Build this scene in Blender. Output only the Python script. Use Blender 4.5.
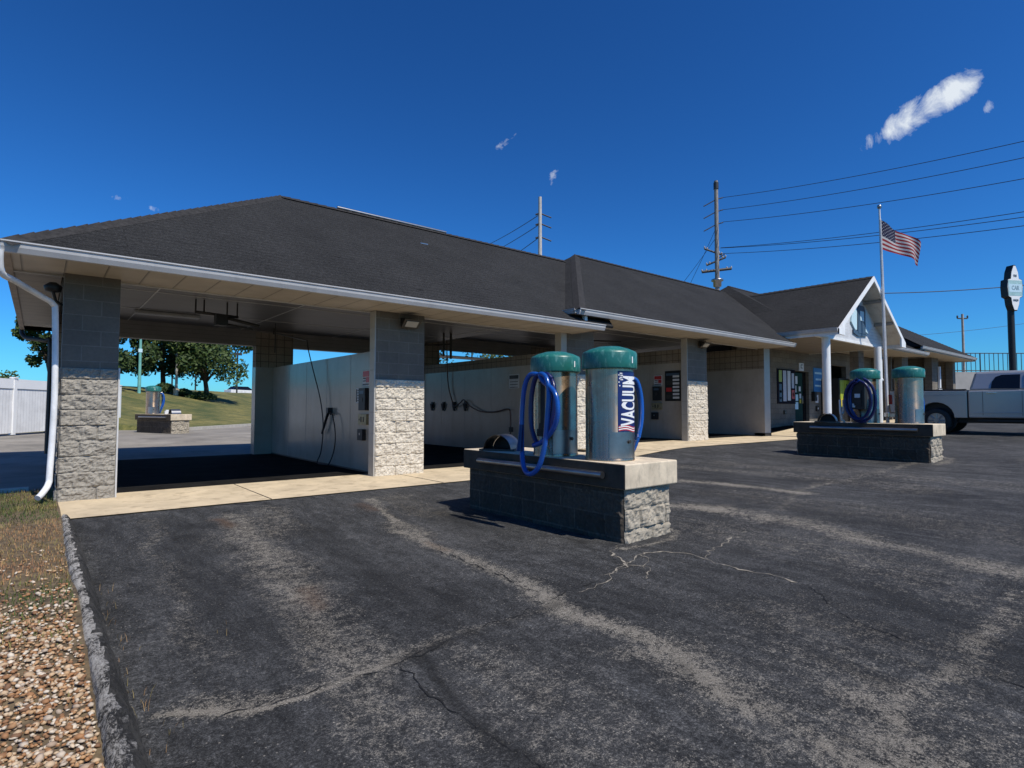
import bpy, bmesh, math, random
import numpy as np
from mathutils import Vector, Matrix, noise as mnoise
random.seed(7); rng = np.random.default_rng(7)
for o in list(bpy.data.objects): bpy.data.objects.remove(o, do_unlink=True)
S = bpy.context.scene
COL = S.collection
rad = math.radians

# ------------------------------------------------------------------ camera
cam = bpy.data.cameras.new('camera'); camo = bpy.data.objects.new('camera', cam); COL.objects.link(camo)
YAW, PIT, ROL = rad(39.606), rad(2.427), rad(0.131)
F = Vector((math.sin(YAW)*math.cos(PIT), math.cos(YAW)*math.cos(PIT), math.sin(PIT)))
R0 = Vector((math.cos(YAW), -math.sin(YAW), 0)); U0 = R0.cross(F)
Rr = R0*math.cos(ROL) + U0*math.sin(ROL); Ur = -R0*math.sin(ROL) + U0*math.cos(ROL)
m = Matrix((Rr, Ur, -F)).transposed().to_4x4(); m.translation = Vector((-0.818, -9.412, 1.217))
camo.matrix_world = m
cam.sensor_width = 36; cam.lens = 571.06/1024*36; cam.clip_start = 0.05; cam.clip_end = 8000
S.camera = camo
S.render.resolution_x, S.render.resolution_y = 1024, 768

# ------------------------------------------------------------------ sky + sun
SUN = Vector((0.12, -0.72, 1.0)).normalized()
ELEV = math.asin(SUN.z); AZ = math.atan2(SUN.x, SUN.y)
W = bpy.data.worlds.new('World'); S.world = W; W.use_nodes = True
nt = W.node_tree; nt.nodes.clear()
def wn(t, **k):
    n = nt.nodes.new(t)
    for a, b in k.items(): setattr(n, a, b)
    return n
out = wn('ShaderNodeOutputWorld'); bg = wn('ShaderNodeBackground'); sky = wn('ShaderNodeTexSky')
sky.sky_type = 'NISHITA'; sky.sun_disc = False; sky.sun_elevation = ELEV; sky.sun_rotation = AZ
sky.air_density = 1.0; sky.dust_density = 0.35; sky.ozone_density = 2.2; sky.altitude = 200
hs = wn('ShaderNodeHueSaturation'); hs.inputs['Saturation'].default_value = 1.0; hs.inputs['Value'].default_value = 1.0
hs.inputs['Hue'].default_value = 0.502
gr = wn('ShaderNodeMixRGB', blend_type='MULTIPLY'); gr.inputs[0].default_value = 1; gr.inputs[2].default_value = (.17, .555, .885, 1)
gm = wn('ShaderNodeGamma'); gm.inputs['Gamma'].default_value = 1.35
nt.links.new(sky.outputs[0], gm.inputs['Color']); nt.links.new(gm.outputs[0], gr.inputs[1]); nt.links.new(gr.outputs[0], hs.inputs['Color'])
bg.inputs['Strength'].default_value = 0.080
tc = wn('ShaderNodeTexCoord')
def vmath(op, a, b=None):
    n = wn('ShaderNodeVectorMath', operation=op)
    if hasattr(a, 'is_linked'): nt.links.new(a, n.inputs[0])
    else: n.inputs[0].default_value = a
    if b is not None:
        if hasattr(b, 'is_linked'): nt.links.new(b, n.inputs[1])
        else: n.inputs[1].default_value = b
    return n
def wmath(op, a, b=None, c=None, clamp=False):
    n = wn('ShaderNodeMath', operation=op); n.use_clamp = clamp
    for i, v in enumerate((a, b, c)):
        if v is None: continue
        if hasattr(v, 'is_linked'): nt.links.new(v, n.inputs[i])
        else: n.inputs[i].default_value = v
    return n.outputs[0]
D = tc.outputs['Generated']
def ns(scale, det, rough, dist=0.0):
    n = wn('ShaderNodeTexNoise'); n.inputs['Scale'].default_value = scale; n.inputs['Detail'].default_value = det
    n.inputs['Roughness'].default_value = rough; n.inputs['Distortion'].default_value = dist
    nt.links.new(D, n.inputs['Vector']); return n.outputs['Fac']
n1 = ns(21, 9, 0.66, 0.5); n2 = ns(60, 6, 0.6)
total = None
# direction of a small cloud, its long axis tilt (deg from horizontal), half lengths (radians), strength
for d, ang, a, b, st in (((0.893,0.222,0.397), 28, .058, .019, .95), ((0.866,0.256,0.374), 32, .036, .013, .8), ((0.901,0.195,0.408), 22, .030, .018, 1.0), ((0.896,.205,.42), 30, .016, .006, .7),
                      ((0.91,0.16,0.38), 60, .010, .006, .62), ((0.64,0.67,0.38), 60, .014, .008, .62), ((0.57,0.70,0.43), 35, .020, .006, .42),
                      ((0.07,0.95,0.29), 5, .022, .005, .5), ((0.88,0.20,0.44), 35, .018, .004, .38), ((0.12,0.95,0.285), 0, .012, .004, .38)):
    d = Vector(d).normalized(); e1 = Vector((d.y, -d.x, 0)).normalized(); e2 = e1.cross(d)
    c, s = math.cos(rad(ang)), math.sin(rad(ang))
    ax = (e1*c + e2*s)/a; ay = (-e1*s + e2*c)/b
    u = wmath('ADD', vmath('DOT_PRODUCT', D, tuple(ax)).outputs['Value'], -d.dot(ax))
    v = wmath('ADD', vmath('DOT_PRODUCT', D, tuple(ay)).outputs['Value'], -d.dot(ay))
    r2 = wmath('ADD', wmath('MULTIPLY', u, u), wmath('MULTIPLY', v, v))
    front = wmath('GREATER_THAN', vmath('DOT_PRODUCT', D, tuple(d)).outputs['Value'], 0)
    k = wmath('MULTIPLY', wmath('SUBTRACT', 1.0, wmath('MULTIPLY', r2, .55), clamp=True), front)
    k = wmath('MULTIPLY', k, st)
    total = k if total is None else wmath('MAXIMUM', total, k)
nz = wmath('ADD', wmath('MULTIPLY', n1, 2.3), wmath('MULTIPLY', n2, .6))
f = wmath('MULTIPLY', wmath('SUBTRACT', wmath('ADD', total, wmath('MULTIPLY', wmath('SUBTRACT', nz, 1.45), wmath('GREATER_THAN', total, .001))), .42), 1.5, clamp=True)
f = wmath('MULTIPLY', f, .9)
mx = wn('ShaderNodeMixRGB'); nt.links.new(f, mx.inputs[0]); nt.links.new(hs.outputs[0], mx.inputs[1]); mx.inputs[2].default_value = (10.5, 11.2, 11.8, 1)
nt.links.new(mx.outputs[0], bg.inputs['Color']); nt.links.new(bg.outputs[0], out.inputs['Surface'])

sl = bpy.data.lights.new('sun', 'SUN'); sl.energy = 5.0; sl.angle = rad(0.53); sl.color = (1.0, 0.935, 0.83)
so = bpy.data.objects.new('sun', sl); COL.objects.link(so)
so.rotation_euler = (-SUN).to_track_quat('-Z', 'Y').to_euler(); so.location = (5, -20, 40)
S.view_settings.view_transform = 'Standard'; S.view_settings.look = 'None'
S.view_settings.exposure = 0.0; S.view_settings.gamma = 1.0; S.view_settings.use_curve_mapping = False

# ------------------------------------------------------------------ materials
class NT:
    def __init__(s, name):
        s.m = bpy.data.materials.new(name); s.m.use_nodes = True; s.t = s.m.node_tree
        s.b = s.t.nodes['Principled BSDF']
    def n(s, t, **k):
        n = s.t.nodes.new(t)
        for a, b in k.items(): setattr(n, a, b)
        return n
    def put(s, v, sock):
        if hasattr(v, 'is_linked'): s.t.links.new(v, sock)
        else: sock.default_value = v
    def math(s, op, a, b=None, clamp=False):
        n = s.n('ShaderNodeMath', operation=op); n.use_clamp = clamp
        s.put(a, n.inputs[0])
        if b is not None: s.put(b, n.inputs[1])
        return n.outputs[0]
    def coord(s, which='Object', scale=None):
        c = s.n('ShaderNodeTexCoord').outputs[which]
        if scale is None: return c
        mp = s.n('ShaderNodeMapping'); s.t.links.new(c, mp.inputs[0]); mp.inputs['Scale'].default_value = scale
        return mp.outputs[0]
    def noise(s, scale, det=4, rough=.6, vec=None, dist=0):
        n = s.n('ShaderNodeTexNoise'); n.inputs['Scale'].default_value = scale; n.inputs['Detail'].default_value = det
        n.inputs['Roughness'].default_value = rough; n.inputs['Distortion'].default_value = dist
        s.t.links.new(vec if vec is not None else s.coord(), n.inputs['Vector']); return n.outputs['Fac']
    def ramp(s, fac, stops):
        n = s.n('ShaderNodeValToRGB'); s.put(fac, n.inputs[0]); e = n.color_ramp.elements
        while len(e) < len(stops): e.new(0.5)
        for i, (p, c) in enumerate(stops):
            e[i].position = p; e[i].color = (c, c, c, 1) if not isinstance(c, (tuple, list)) else tuple(c)+(1,)
        return n.outputs['Color']
    def mix(s, fac, a, b, mode='MIX'):
        n = s.n('ShaderNodeMixRGB', blend_type=mode); s.put(fac, n.inputs[0])
        for v, i in ((a, 1), (b, 2)):
            s.put(v if hasattr(v, 'is_linked') else tuple(v)+(1,), n.inputs[i])
        return n.outputs[0]
    def base(s, c): s.put(c if hasattr(c, 'is_linked') else tuple(c)+(1,), s.b.inputs['Base Color'])
    def rough(s, v): s.put(v, s.b.inputs['Roughness'])
    def bump(s, h, strength=.3, dist=.01):
        n = s.n('ShaderNodeBump'); n.inputs['Strength'].default_value = strength; n.inputs['Distance'].default_value = dist
        s.t.links.new(h, n.inputs['Height']); s.t.links.new(n.outputs[0], s.b.inputs['Normal'])
MATS = {}
def paint(name, c, rough=.5, metal=0.0, var=.18, scale=3.0, bump=0.0, bscale=80, dirt=None, spec=.5):
    if name in MATS: return MATS[name]
    k = NT(name); f = k.noise(scale, 5, .65)
    a = tuple(min(1, x*(1-var)) for x in c); b = tuple(min(1, x*(1+var)) for x in c)
    col = k.mix(k.ramp(f, [(.3, 0.), (.7, 1.)]), a, b)
    if dirt:
        g = k.noise(scale*2.3, 6, .7, k.coord('Object', (1, 1, .35)))
        col = k.mix(k.ramp(g, [(.52, 0.), (.72, dirt[1])]), col, dirt[0])
    k.base(col); k.rough(rough); k.b.inputs['Metallic'].default_value = metal; k.b.inputs['Specular IOR Level'].default_value = spec
    if bump: k.bump(k.noise(bscale, 3, .6), bump, .004)
    MATS[name] = k.m; return k.m
def brick_mat(name, c1, c2, mortar, bw, rh, ms=.008, rough=.85, bump=.5, var=.3, offset=.5, nscale=25, stain=None):
    k = NT(name); uv = k.coord('UV')
    b = k.n('ShaderNodeTexBrick'); k.t.links.new(uv, b.inputs['Vector'])
    b.offset = offset; b.inputs['Scale'].default_value = 1; b.inputs['Brick Width'].default_value = bw; b.inputs['Row Height'].default_value = rh
    b.inputs['Mortar Size'].default_value = ms; b.inputs['Mortar Smooth'].default_value = .15
    b.inputs['Color1'].default_value = tuple(c1)+(1,); b.inputs['Color2'].default_value = tuple(c2)+(1,); b.inputs['Mortar'].default_value = tuple(mortar)+(1,)
    n = k.noise(nscale, 6, .7); big = k.noise(1.3, 4, .6)
    col = k.mix(1.0, b.outputs['Color'], k.ramp(n, [(.25, 1-var), (.75, 1+var)]), 'MULTIPLY')
    col = k.mix(1.0, col, k.ramp(big, [(.3, .8), (.7, 1.18)]), 'MULTIPLY')
    if stain:
        g = k.noise(2.2, 6, .7, k.coord('Object', (1.5, 1.5, .4)))
        col = k.mix(k.ramp(g, [(.5, 0.), (.7, stain[1])]), col, stain[0])
    k.base(col); k.rough(rough)
    h = k.math('ADD', k.math('MULTIPLY', b.outputs['Fac'], -1.0), k.math('MULTIPLY', n, .5))
    k.bump(h, bump, .008); MATS[name] = k.m; return k.m

def split_mat(name, c, dark):
    k = NT(name); n = k.noise(38, 8, .75); v = k.noise(5, 4, .6); sp = k.noise(120, 2, .5)
    col = k.mix(k.ramp(n, [(.3, 0.), (.68, 1.)]), tuple(x*.72 for x in c), tuple(min(1, x*1.2) for x in c))
    col = k.mix(k.ramp(v, [(.42, .35), (.62, 0.)]), col, dark)
    col = k.mix(k.ramp(sp, [(.3, .45), (.4, 0.)]), col, tuple(x*.35 for x in c))
    k.base(col); k.rough(.92); k.bump(n, .8, .012); MATS[name] = k.m; return k.m

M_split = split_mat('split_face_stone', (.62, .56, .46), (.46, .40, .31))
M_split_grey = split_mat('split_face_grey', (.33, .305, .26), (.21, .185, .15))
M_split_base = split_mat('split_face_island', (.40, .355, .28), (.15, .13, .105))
M_cmu = brick_mat('smooth_block_slate', (.125, .110, .092), (.145, .128, .107), (.185, .168, .145), .406, .203, .006, .8, .35, .15)
M_cmu_tan = brick_mat('block_tan', (.22, .185, .145), (.25, .21, .165), (.08, .065, .05), .203, .203, .008, .85, .5, .2, 0.0)
M_cmu_office = brick_mat('block_office', (.14, .125, .105), (.18, .16, .13), (.10, .09, .075), .406, .203, .008, .9, .6, .3)
def roof_mat():
    k = NT('asphalt_shingles'); uv = k.coord('UV'); b = k.n('ShaderNodeTexBrick'); k.t.links.new(uv, b.inputs['Vector'])
    b.offset = .5; b.inputs['Scale'].default_value = 1; b.inputs['Brick Width'].default_value = 90; b.inputs['Row Height'].default_value = .14
    b.inputs['Mortar Size'].default_value = .010; b.inputs['Mortar Smooth'].default_value = .8
    b.inputs['Color1'].default_value = (.0262, .0265, .0272, 1); b.inputs['Color2'].default_value = (.0262, .0265, .0272, 1); b.inputs['Mortar'].default_value = (.0165, .0162, .016, 1)
    gr_ = k.noise(48, 5, .85); n = k.noise(15, 5, .8, k.coord('UV', (1, 2.2, 1))); big = k.noise(.8, 5, .65); tabs = k.noise(2.0, 3, .6, k.coord('UV', (1, 7, 1)))
    lite = k.noise(3.2, 3, .55, k.coord('UV', (1, 7, 1)))
    col = k.mix(1.0, b.outputs['Color'], k.ramp(gr_, [(.34, .35), (.5, .95), (.64, 1.9)]), 'MULTIPLY')
    col = k.mix(1.0, col, k.ramp(n, [(.35, .62), (.65, 1.4)]), 'MULTIPLY'); col = k.mix(1.0, col, k.ramp(big, [(.3, .82), (.7, 1.2)]), 'MULTIPLY')
    col = k.mix(k.ramp(lite, [(.60, 0.), (.68, .4)]), col, (.052, .051, .050))
    col = k.mix(k.ramp(tabs, [(.64, 0.), (.69, .8)]), col, (.009, .009, .009))
    k.base(col); k.rough(.95); k.b.inputs['Specular IOR Level'].default_value = .15
    k.bump(k.math('ADD', k.math('MULTIPLY', b.outputs['Fac'], -.6), k.math('ADD', gr_, n)), .8, .014); return k.m
M_roof = roof_mat()
M_cap = paint('ridge_shingles', (.028, .027, .027), .9, var=.5, scale=14, bump=.5, spec=.25)
M_soffit = paint('soffit_panels', (.62, .56, .47), .55, var=.12, scale=1.5, dirt=((.33, .25, .18), .7))
M_ceil = paint('bay_ceiling', (.17, .16, .15), .45, var=.15, scale=1.2, dirt=((.15, .13, .11), .5))
def siding_mat(name, c, pitch, axis):
    k = NT(name); sx = k.n('ShaderNodeSeparateXYZ'); k.t.links.new(k.coord(), sx.inputs[0])
    fr = k.math('FRACT', k.math('DIVIDE', sx.outputs[axis], pitch))
    n = k.noise(2, 5, .6); col = k.mix(k.ramp(n, [(.35, 0.), (.7, 1.)]), tuple(x*.8 for x in c), c)
    col = k.mix(k.ramp(fr, [(.0, 1.), (.07, 0.)]), col, tuple(x*.22 for x in c))
    k.base(col); k.rough(.5); k.bump(fr, .6, .02); return k.m
M_siding = siding_mat('header_siding', (.24, .22, .20), .105, 2)
M_soff_rib = siding_mat('soffit_boards', (.47, .42, .345), .42, 0)
M_soff_rib2 = siding_mat('side_soffit_boards', (.36, .32, .27), .42, 1)
M_soff_y = siding_mat('porch_soffit_boards', (.24, .20, .15), .30, 1)
M_gutter = paint('gutter_aluminium', (.47, .465, .46), .4, .0, var=.1, scale=2, dirt=((.25, .25, .25), .4))
M_fascia = paint('fascia_brown_stained', (.33, .27, .22), .6, var=.3, scale=4)
M_white = paint('white_paint', (.78, .78, .76), .45, var=.06, scale=2, dirt=((.5, .47, .42), .4))
M_jamb = paint('jamb_panels', (.40, .385, .355), .4, var=.08, scale=3, dirt=((.35, .3, .22), .35))
M_panel = paint('wall_panel_white', (.36, .325, .28), .19, var=.12, scale=.9, dirt=((.22, .195, .165), .4), spec=.24)
M_panelseam = paint('panel_seam_grey', (.27, .245, .215), .3)
M_trim = paint('trim_metal', (.55, .54, .52), .4)
M_black = paint('black_plastic', (.012, .012, .013), .5)
M_rubber = paint('black_rubber', (.014, .014, .015), .7)
M_darkmetal = paint('dark_metal', (.045, .043, .04), .5, .3)
M_conc = paint('concrete_apron', (.56, .455, .305), .9, var=.2, scale=1.6, bump=.3, bscale=60, dirt=((.29, .225, .145), .9))
M_slabc = paint('slab_concrete', (.58, .49, .36), .9, var=.2, scale=5, bump=.4, bscale=60, dirt=((.20, .175, .14), .6))
M_slabface = paint('slab_side_shade', (.056, .042, .029), .9, var=.35, scale=6, bump=.4, bscale=50, dirt=((.05, .045, .04), .7))  # for the slab's -X face: its shade is put into the colour
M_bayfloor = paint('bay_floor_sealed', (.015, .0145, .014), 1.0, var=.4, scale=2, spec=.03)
def steel_mat():
    k = NT('brushed_steel'); n = k.noise(3, 5, .6, k.coord('Object', (60, 60, .6))); d = k.noise(5, 5, .7)
    col = k.ramp(n, [(.3, (.36, .25, .155)), (.7, (.60, .43, .285))]); col = k.mix(k.ramp(d, [(.5, 0.), (.7, .45)]), col, (.27, .205, .145))
    k.base(col); k.b.inputs['Metallic'].default_value = .93; k.rough(k.ramp(d, [(.35, .22), (.65, .34)])); k.bump(n, .10, .002)
    tg = k.n('ShaderNodeTangent', direction_type='RADIAL', axis='Z'); k.t.links.new(tg.outputs[0], k.b.inputs['Tangent'])
    k.b.inputs['Anisotropic'].default_value = .7; k.b.inputs['Anisotropic Rotation'].default_value = 0.25; return k.m
M_steel = steel_mat()
M_galv = paint('galvanised_steel', (.36, .36, .36), .35, 1.0, var=.15, scale=8)
M_teal = paint('teal_plastic', (.014, .135, .115), .38, var=.18, scale=9, dirt=((.13, .31, .28), .85))
M_hose = paint('blue_hose', (.012, .085, .36), .2, var=.15, scale=9)
M_hose2 = paint('navy_hose', (.008, .013, .09), .3, var=.2, scale=9)
M_navy = paint('navy_vinyl', (.01, .02, .13), .35)
M_red = paint('red_vinyl', (.45, .03, .03), .4)
M_letter = paint('white_vinyl', (.82, .82, .80), .4, var=.03)
M_truck = paint('silver_white_paint', (.42, .425, .435), .2, .4, var=.02, scale=1)
M_glass = paint('dark_glass', (.006, .006, .008), .05, var=.01)
M_chrome = paint('chrome', (.72, .72, .74), .12, 1.0, var=.02)
M_tail = paint('tail_lamp_red', (.22, .008, .012), .2)
M_vinyl = siding_mat('vinyl_fence', (.80, .80, .79), .15, 0)
M_vinylp = paint('vinyl_white', (.80, .80, .79), .4, var=.03)
M_wood = paint('weathered_wood_pole', (.34, .30, .26), .9, var=.3, scale=2, bump=.5, bscale=20)
M_bark = paint('bark', (.075, .055, .04), .95, var=.4, scale=6, bump=.8, bscale=18)
M_wire = paint('wire_black', (.02, .02, .022), .6)
M_green = paint('door_green', (.010, .04, .032), .8, var=.1, spec=.15)
M_blue = paint('sign_blue', (.05, .20, .45), .45, var=.1)
M_ltblue = paint('sign_pale_blue', (.52, .70, .77), .45, var=.05)
M_deep = paint('sign_slate_blue', (.05, .09, .14), .45, var=.1)
M_yg = paint('sign_yellow_green', (.30, .36, .03), .45, var=.2, scale=10)
M_yel = paint('sign_yellow', (.55, .42, .03), .45)
M_paper = paint('paper', (.62, .64, .66), .6, var=.1, scale=6)
M_lav = paint('poster_lavender', (.42, .44, .52), .5, var=.12, scale=8)
M_brass = paint('brass_plate', (.34, .29, .17), .45, .5, var=.3, scale=12)
M_wall_ret = paint('retaining_concrete', (.36, .35, .33), .9, var=.2, scale=.5)
M_lens = paint('lamp_lens', (.30, .29, .27), .25, var=.1)
M_interior = paint('dark_room', (.03, .028, .026), .8)
M_car_white = paint('far_car_white', (.7, .7, .7), .3)
M_car_dark = paint('far_car_dark', (.03, .03, .035), .3)

# ------------------------------------------------------------------ mesh helpers
WL = {}   # world location of roots
def wloc(o): return WL.get(o.name, Vector((0, 0, 0))) if o else Vector((0, 0, 0))
class MB:
    def __init__(s): s.v = []; s.f = []; s.sm = []; s.mi = []; s.uv = {}; s.cm = 0
    def add(s, vs, fs, smooth=False):
        b = len(s.v); s.v += [tuple(p) for p in vs]
        for f in fs: s.f.append(tuple(i+b for i in f)); s.sm.append(smooth); s.mi.append(s.cm)
        return s
    def box(s, x0, x1, y0, y1, z0, z1):
        vs = [(x, y, z) for z in (z0, z1) for y in (y0, y1) for x in (x0, x1)]
        return s.add(vs, [(0, 2, 3, 1), (4, 5, 7, 6), (0, 1, 5, 4), (2, 6, 7, 3), (0, 4, 6, 2), (1, 3, 7, 5)])
    def hexa(s, lo, hi):   # two quads, matching order
        vs = list(lo)+list(hi)
        return s.add(vs, [(3, 2, 1, 0), (4, 5, 6, 7)]+[(i, (i+1) % 4, 4+(i+1) % 4, 4+i) for i in range(4)])
    def poly(s, pts): return s.add(pts, [tuple(range(len(pts)))])
    def slab(s, pts, t):    # polygon thickened downwards along its normal
        n = (Vector(pts[1])-Vector(pts[0])).cross(Vector(pts[2])-Vector(pts[0])).normalized()
        lo = [tuple(Vector(p)-n*t) for p in pts]; k = len(pts)
        return s.add(list(pts)+lo, [tuple(range(k)), tuple(reversed(range(k, 2*k)))]+[(i, k+i, k+(i+1) % k, (i+1) % k) for i in range(k)])
    def prism(s, pts, vec):
        hi = [tuple(Vector(p)+Vector(vec)) for p in pts]; k = len(pts)
        return s.add(list(pts)+hi, [tuple(reversed(range(k))), tuple(range(k, 2*k))]+[(i, (i+1) % k, k+(i+1) % k, k+i) for i in range(k)])
    def tube(s, pts, r, n=8, caps=True, smooth=True):
        pts = [Vector(p) for p in pts]; rs = r if isinstance(r, (list, tuple)) else [r]*len(pts)
        t0 = (pts[1]-pts[0]).normalized(); a = t0.orthogonal().normalized(); vs = []
        for i, p in enumerate(pts):
            t = ((pts[min(i+1, len(pts)-1)]-pts[max(i-1, 0)])).normalized()
            a = (a-t*a.dot(t)); a = a.normalized() if a.length > 1e-6 else t.orthogonal().normalized(); b = t.cross(a)
            for j in range(n):
                q = 2*math.pi*j/n; vs.append(tuple(p+(a*math.cos(q)+b*math.sin(q))*rs[i]))
        fs = [(i*n+j, i*n+(j+1) % n, (i+1)*n+(j+1) % n, (i+1)*n+j) for i in range(len(pts)-1) for j in range(n)]
        s.add(vs, fs, smooth)
        if caps: s.add(vs[:n], [tuple(reversed(range(n)))]); s.add(vs[-n:], [tuple(range(n))])
        return s
    def lathe(s, prof, c=(0, 0, 0), n=32, smooth=True):
        vs = [(c[0]+r*math.cos(2*math.pi*j/n), c[1]+r*math.sin(2*math.pi*j/n), c[2]+z) for r, z in prof for j in range(n)]
        fs = [(i*n+j, i*n+(j+1) % n, (i+1)*n+(j+1) % n, (i+1)*n+j) for i in range(len(prof)-1) for j in range(n)]
        s.add(vs, fs, smooth)
        if prof[-1][0] > 1e-4: s.add(vs[-n:], [tuple(range(n))])
        if prof[0][0] > 1e-4: s.add(vs[:n], [tuple(reversed(range(n)))])
        return s
    def grid(s, P, smooth=False):   # P[i][j] points
        a, b = len(P), len(P[0]); vs = [p for r in P for p in r]
        return s.add(vs, [(i*b+j, i*b+j+1, (i+1)*b+j+1, (i+1)*b+j) for i in range(a-1) for j in range(b-1)], smooth)
    def mesh(s, me): 
        return s.add([v.co[:] for v in me.vertices], [tuple(p.vertices) for p in me.polygons])
    def build(s, name, mat, parent=None, local=False, bevel=0):
        me = bpy.data.meshes.new(name); off = Vector((0, 0, 0)) if local else wloc(parent)
        me.from_pydata([tuple(Vector(p)-off) for p in s.v], [], s.f)
        for mm in (mat if isinstance(mat, (list, tuple)) else [mat]): me.materials.append(mm)
        me.polygons.foreach_set('use_smooth', s.sm); me.polygons.foreach_set('material_index', s.mi)
        if bevel:
            bm = bmesh.new(); bm.from_mesh(me); bmesh.ops.remove_doubles(bm, verts=bm.verts, dist=1e-5)
            es = [e for e in bm.edges if len(e.link_faces) == 2 and e.calc_face_angle(0) > .5]
            bmesh.ops.bevel(bm, geom=es, offset=bevel, segments=2, profile=.5, affect='EDGES', clamp_overlap=True); bm.to_mesh(me); bm.free()
        uv = me.uv_layers.new(name='UVMap')
        co = np.array([v.co[:] for v in me.vertices]) + np.array(off)
        data = np.zeros((len(me.loops), 2), np.float32)
        for p in me.polygons:
            n = p.normal; ax, ay, az = abs(n.x), abs(n.y), abs(n.z)
            vi = np.array(p.vertices); c = co[vi]; li = slice(p.loop_start, p.loop_start+p.loop_total)
            if az > .97: data[li] = c[:, :2]
            elif az > .3:   # roof slopes: along eave, up the slope
                h = Vector((n.x, n.y)).normalized(); sl_ = math.sqrt(1-az*az)
                data[li, 0] = c[:, 0]*-h.y + c[:, 1]*h.x; data[li, 1] = c[:, 2]/max(sl_, .1)
            elif ax > ay: data[li, 0] = c[:, 1]; data[li, 1] = c[:, 2]
            else: data[li, 0] = c[:, 0]; data[li, 1] = c[:, 2]
        uv.data.foreach_set('uv', data.ravel())
        o = bpy.data.objects.new(name, me); COL.objects.link(o)
        if parent: o.parent = parent; WL[o.name] = off if not local else Vector((0, 0, 0))
        return o
def tag(o, label=None, cat=None, group=None, kind=None):
    if label: o['label'] = label
    if cat: o['category'] = cat
    if group: o['group'] = group
    if kind: o['kind'] = kind
    return o
def empty(name, loc, label, cat, group=None, rz=0):
    o = bpy.data.objects.new(name, None); COL.objects.link(o); o.location = loc; o.rotation_euler = (0, 0, rz)
    o.empty_display_size = .2; WL[o.name] = Vector(loc); return tag(o, label, cat, group)
def copy_tree(o, parent=None):
    c = o.copy(); COL.objects.link(c)
    if parent: c.parent = parent
    for ch in list(o.children): copy_tree(ch, c)
    return c
def text_mesh(txt, size, bold=0.0, spacing=1.0, shear=0.0):
    cu = bpy.data.curves.new('t', 'FONT'); cu.body = txt; cu.size = size; cu.align_x = 'CENTER'; cu.align_y = 'CENTER'; cu.offset = bold; cu.space_character = spacing
    cu.shear = shear; cu.resolution_u = 3
    ob = bpy.data.objects.new('t', cu); COL.objects.link(ob); dg = bpy.context.evaluated_depsgraph_get()
    me = bpy.data.meshes.new_from_object(ob.evaluated_get(dg)); bpy.data.objects.remove(ob); return me
def smoothstep(a, b, x): t = np.clip((x-a)/(b-a), 0, 1); return t*t*(3-2*t)
def apron_z(x):
    x = np.asarray(x, float)
    return .29*smoothstep(6.2, 11.6, x) + .26*smoothstep(18.0, 22.5, x) + .55*smoothstep(25, 45, x)
def lot_z(x, y):
    x = np.asarray(x, float); g = -.13 + .027*np.clip(x, -2, 45)
    w = smoothstep(-4.2, -1.45, np.asarray(y, float))
    return g*(1-w) + (apron_z(x)-.012)*w
def rear_z(y):
    y = np.asarray(y, float)
    return -.014 + .13*smoothstep(6.6, 9.7, y) + .12*smoothstep(9.7, 14, y)
def catmull(P, k=6):
    P = [np.array(p, float) for p in P]; P = [2*P[0]-P[1]]+P+[2*P[-1]-P[-2]]; o = []
    for i in range(1, len(P)-2):
        for j in range(k):
            t = j/k; a, b, c, d = P[i-1:i+3]
            o.append(.5*((2*b)+(-a+c)*t+(2*a-5*b+4*c-d)*t*t+(-a+3*b-3*c+d)*t**3))
    o.append(P[-2]); return [tuple(p) for p in o]
def seg_dist(X, Y, pl):
    d = np.full(X.shape, 1e9)
    for (ax, ay), (bx, by) in zip(pl[:-1], pl[1:]):
        dx, dy = bx-ax, by-ay; L = dx*dx+dy*dy+1e-9
        t = np.clip(((X-ax)*dx+(Y-ay)*dy)/L, 0, 1)
        d = np.minimum(d, np.hypot(X-ax-t*dx, Y-ay-t*dy))
    return d

# ------------------------------------------------------------------ the ground
def ground_mat():
    k = NT('dry_grass_ground'); n = k.noise(.35, 6, .65); b = k.noise(4, 5, .7)
    col = k.mix(k.ramp(n, [(.35, 0.), (.65, 1.)]), (.05, .075, .018), (.13, .125, .04))
    col = k.mix(1.0, col, k.ramp(b, [(.25, .6), (.75, 1.35)]), 'MULTIPLY'); k.base(col); k.rough(.95); k.bump(b, .6, .05); return k.m
M_ground = ground_mat()
g = MB(); g.poly([(-2500, -2500, -.6), (2500, -2500, -.6), (2500, 2500, -.6), (-2500, 2500, -.6)])
tag(g.build('ground', M_ground), kind='structure')

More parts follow.
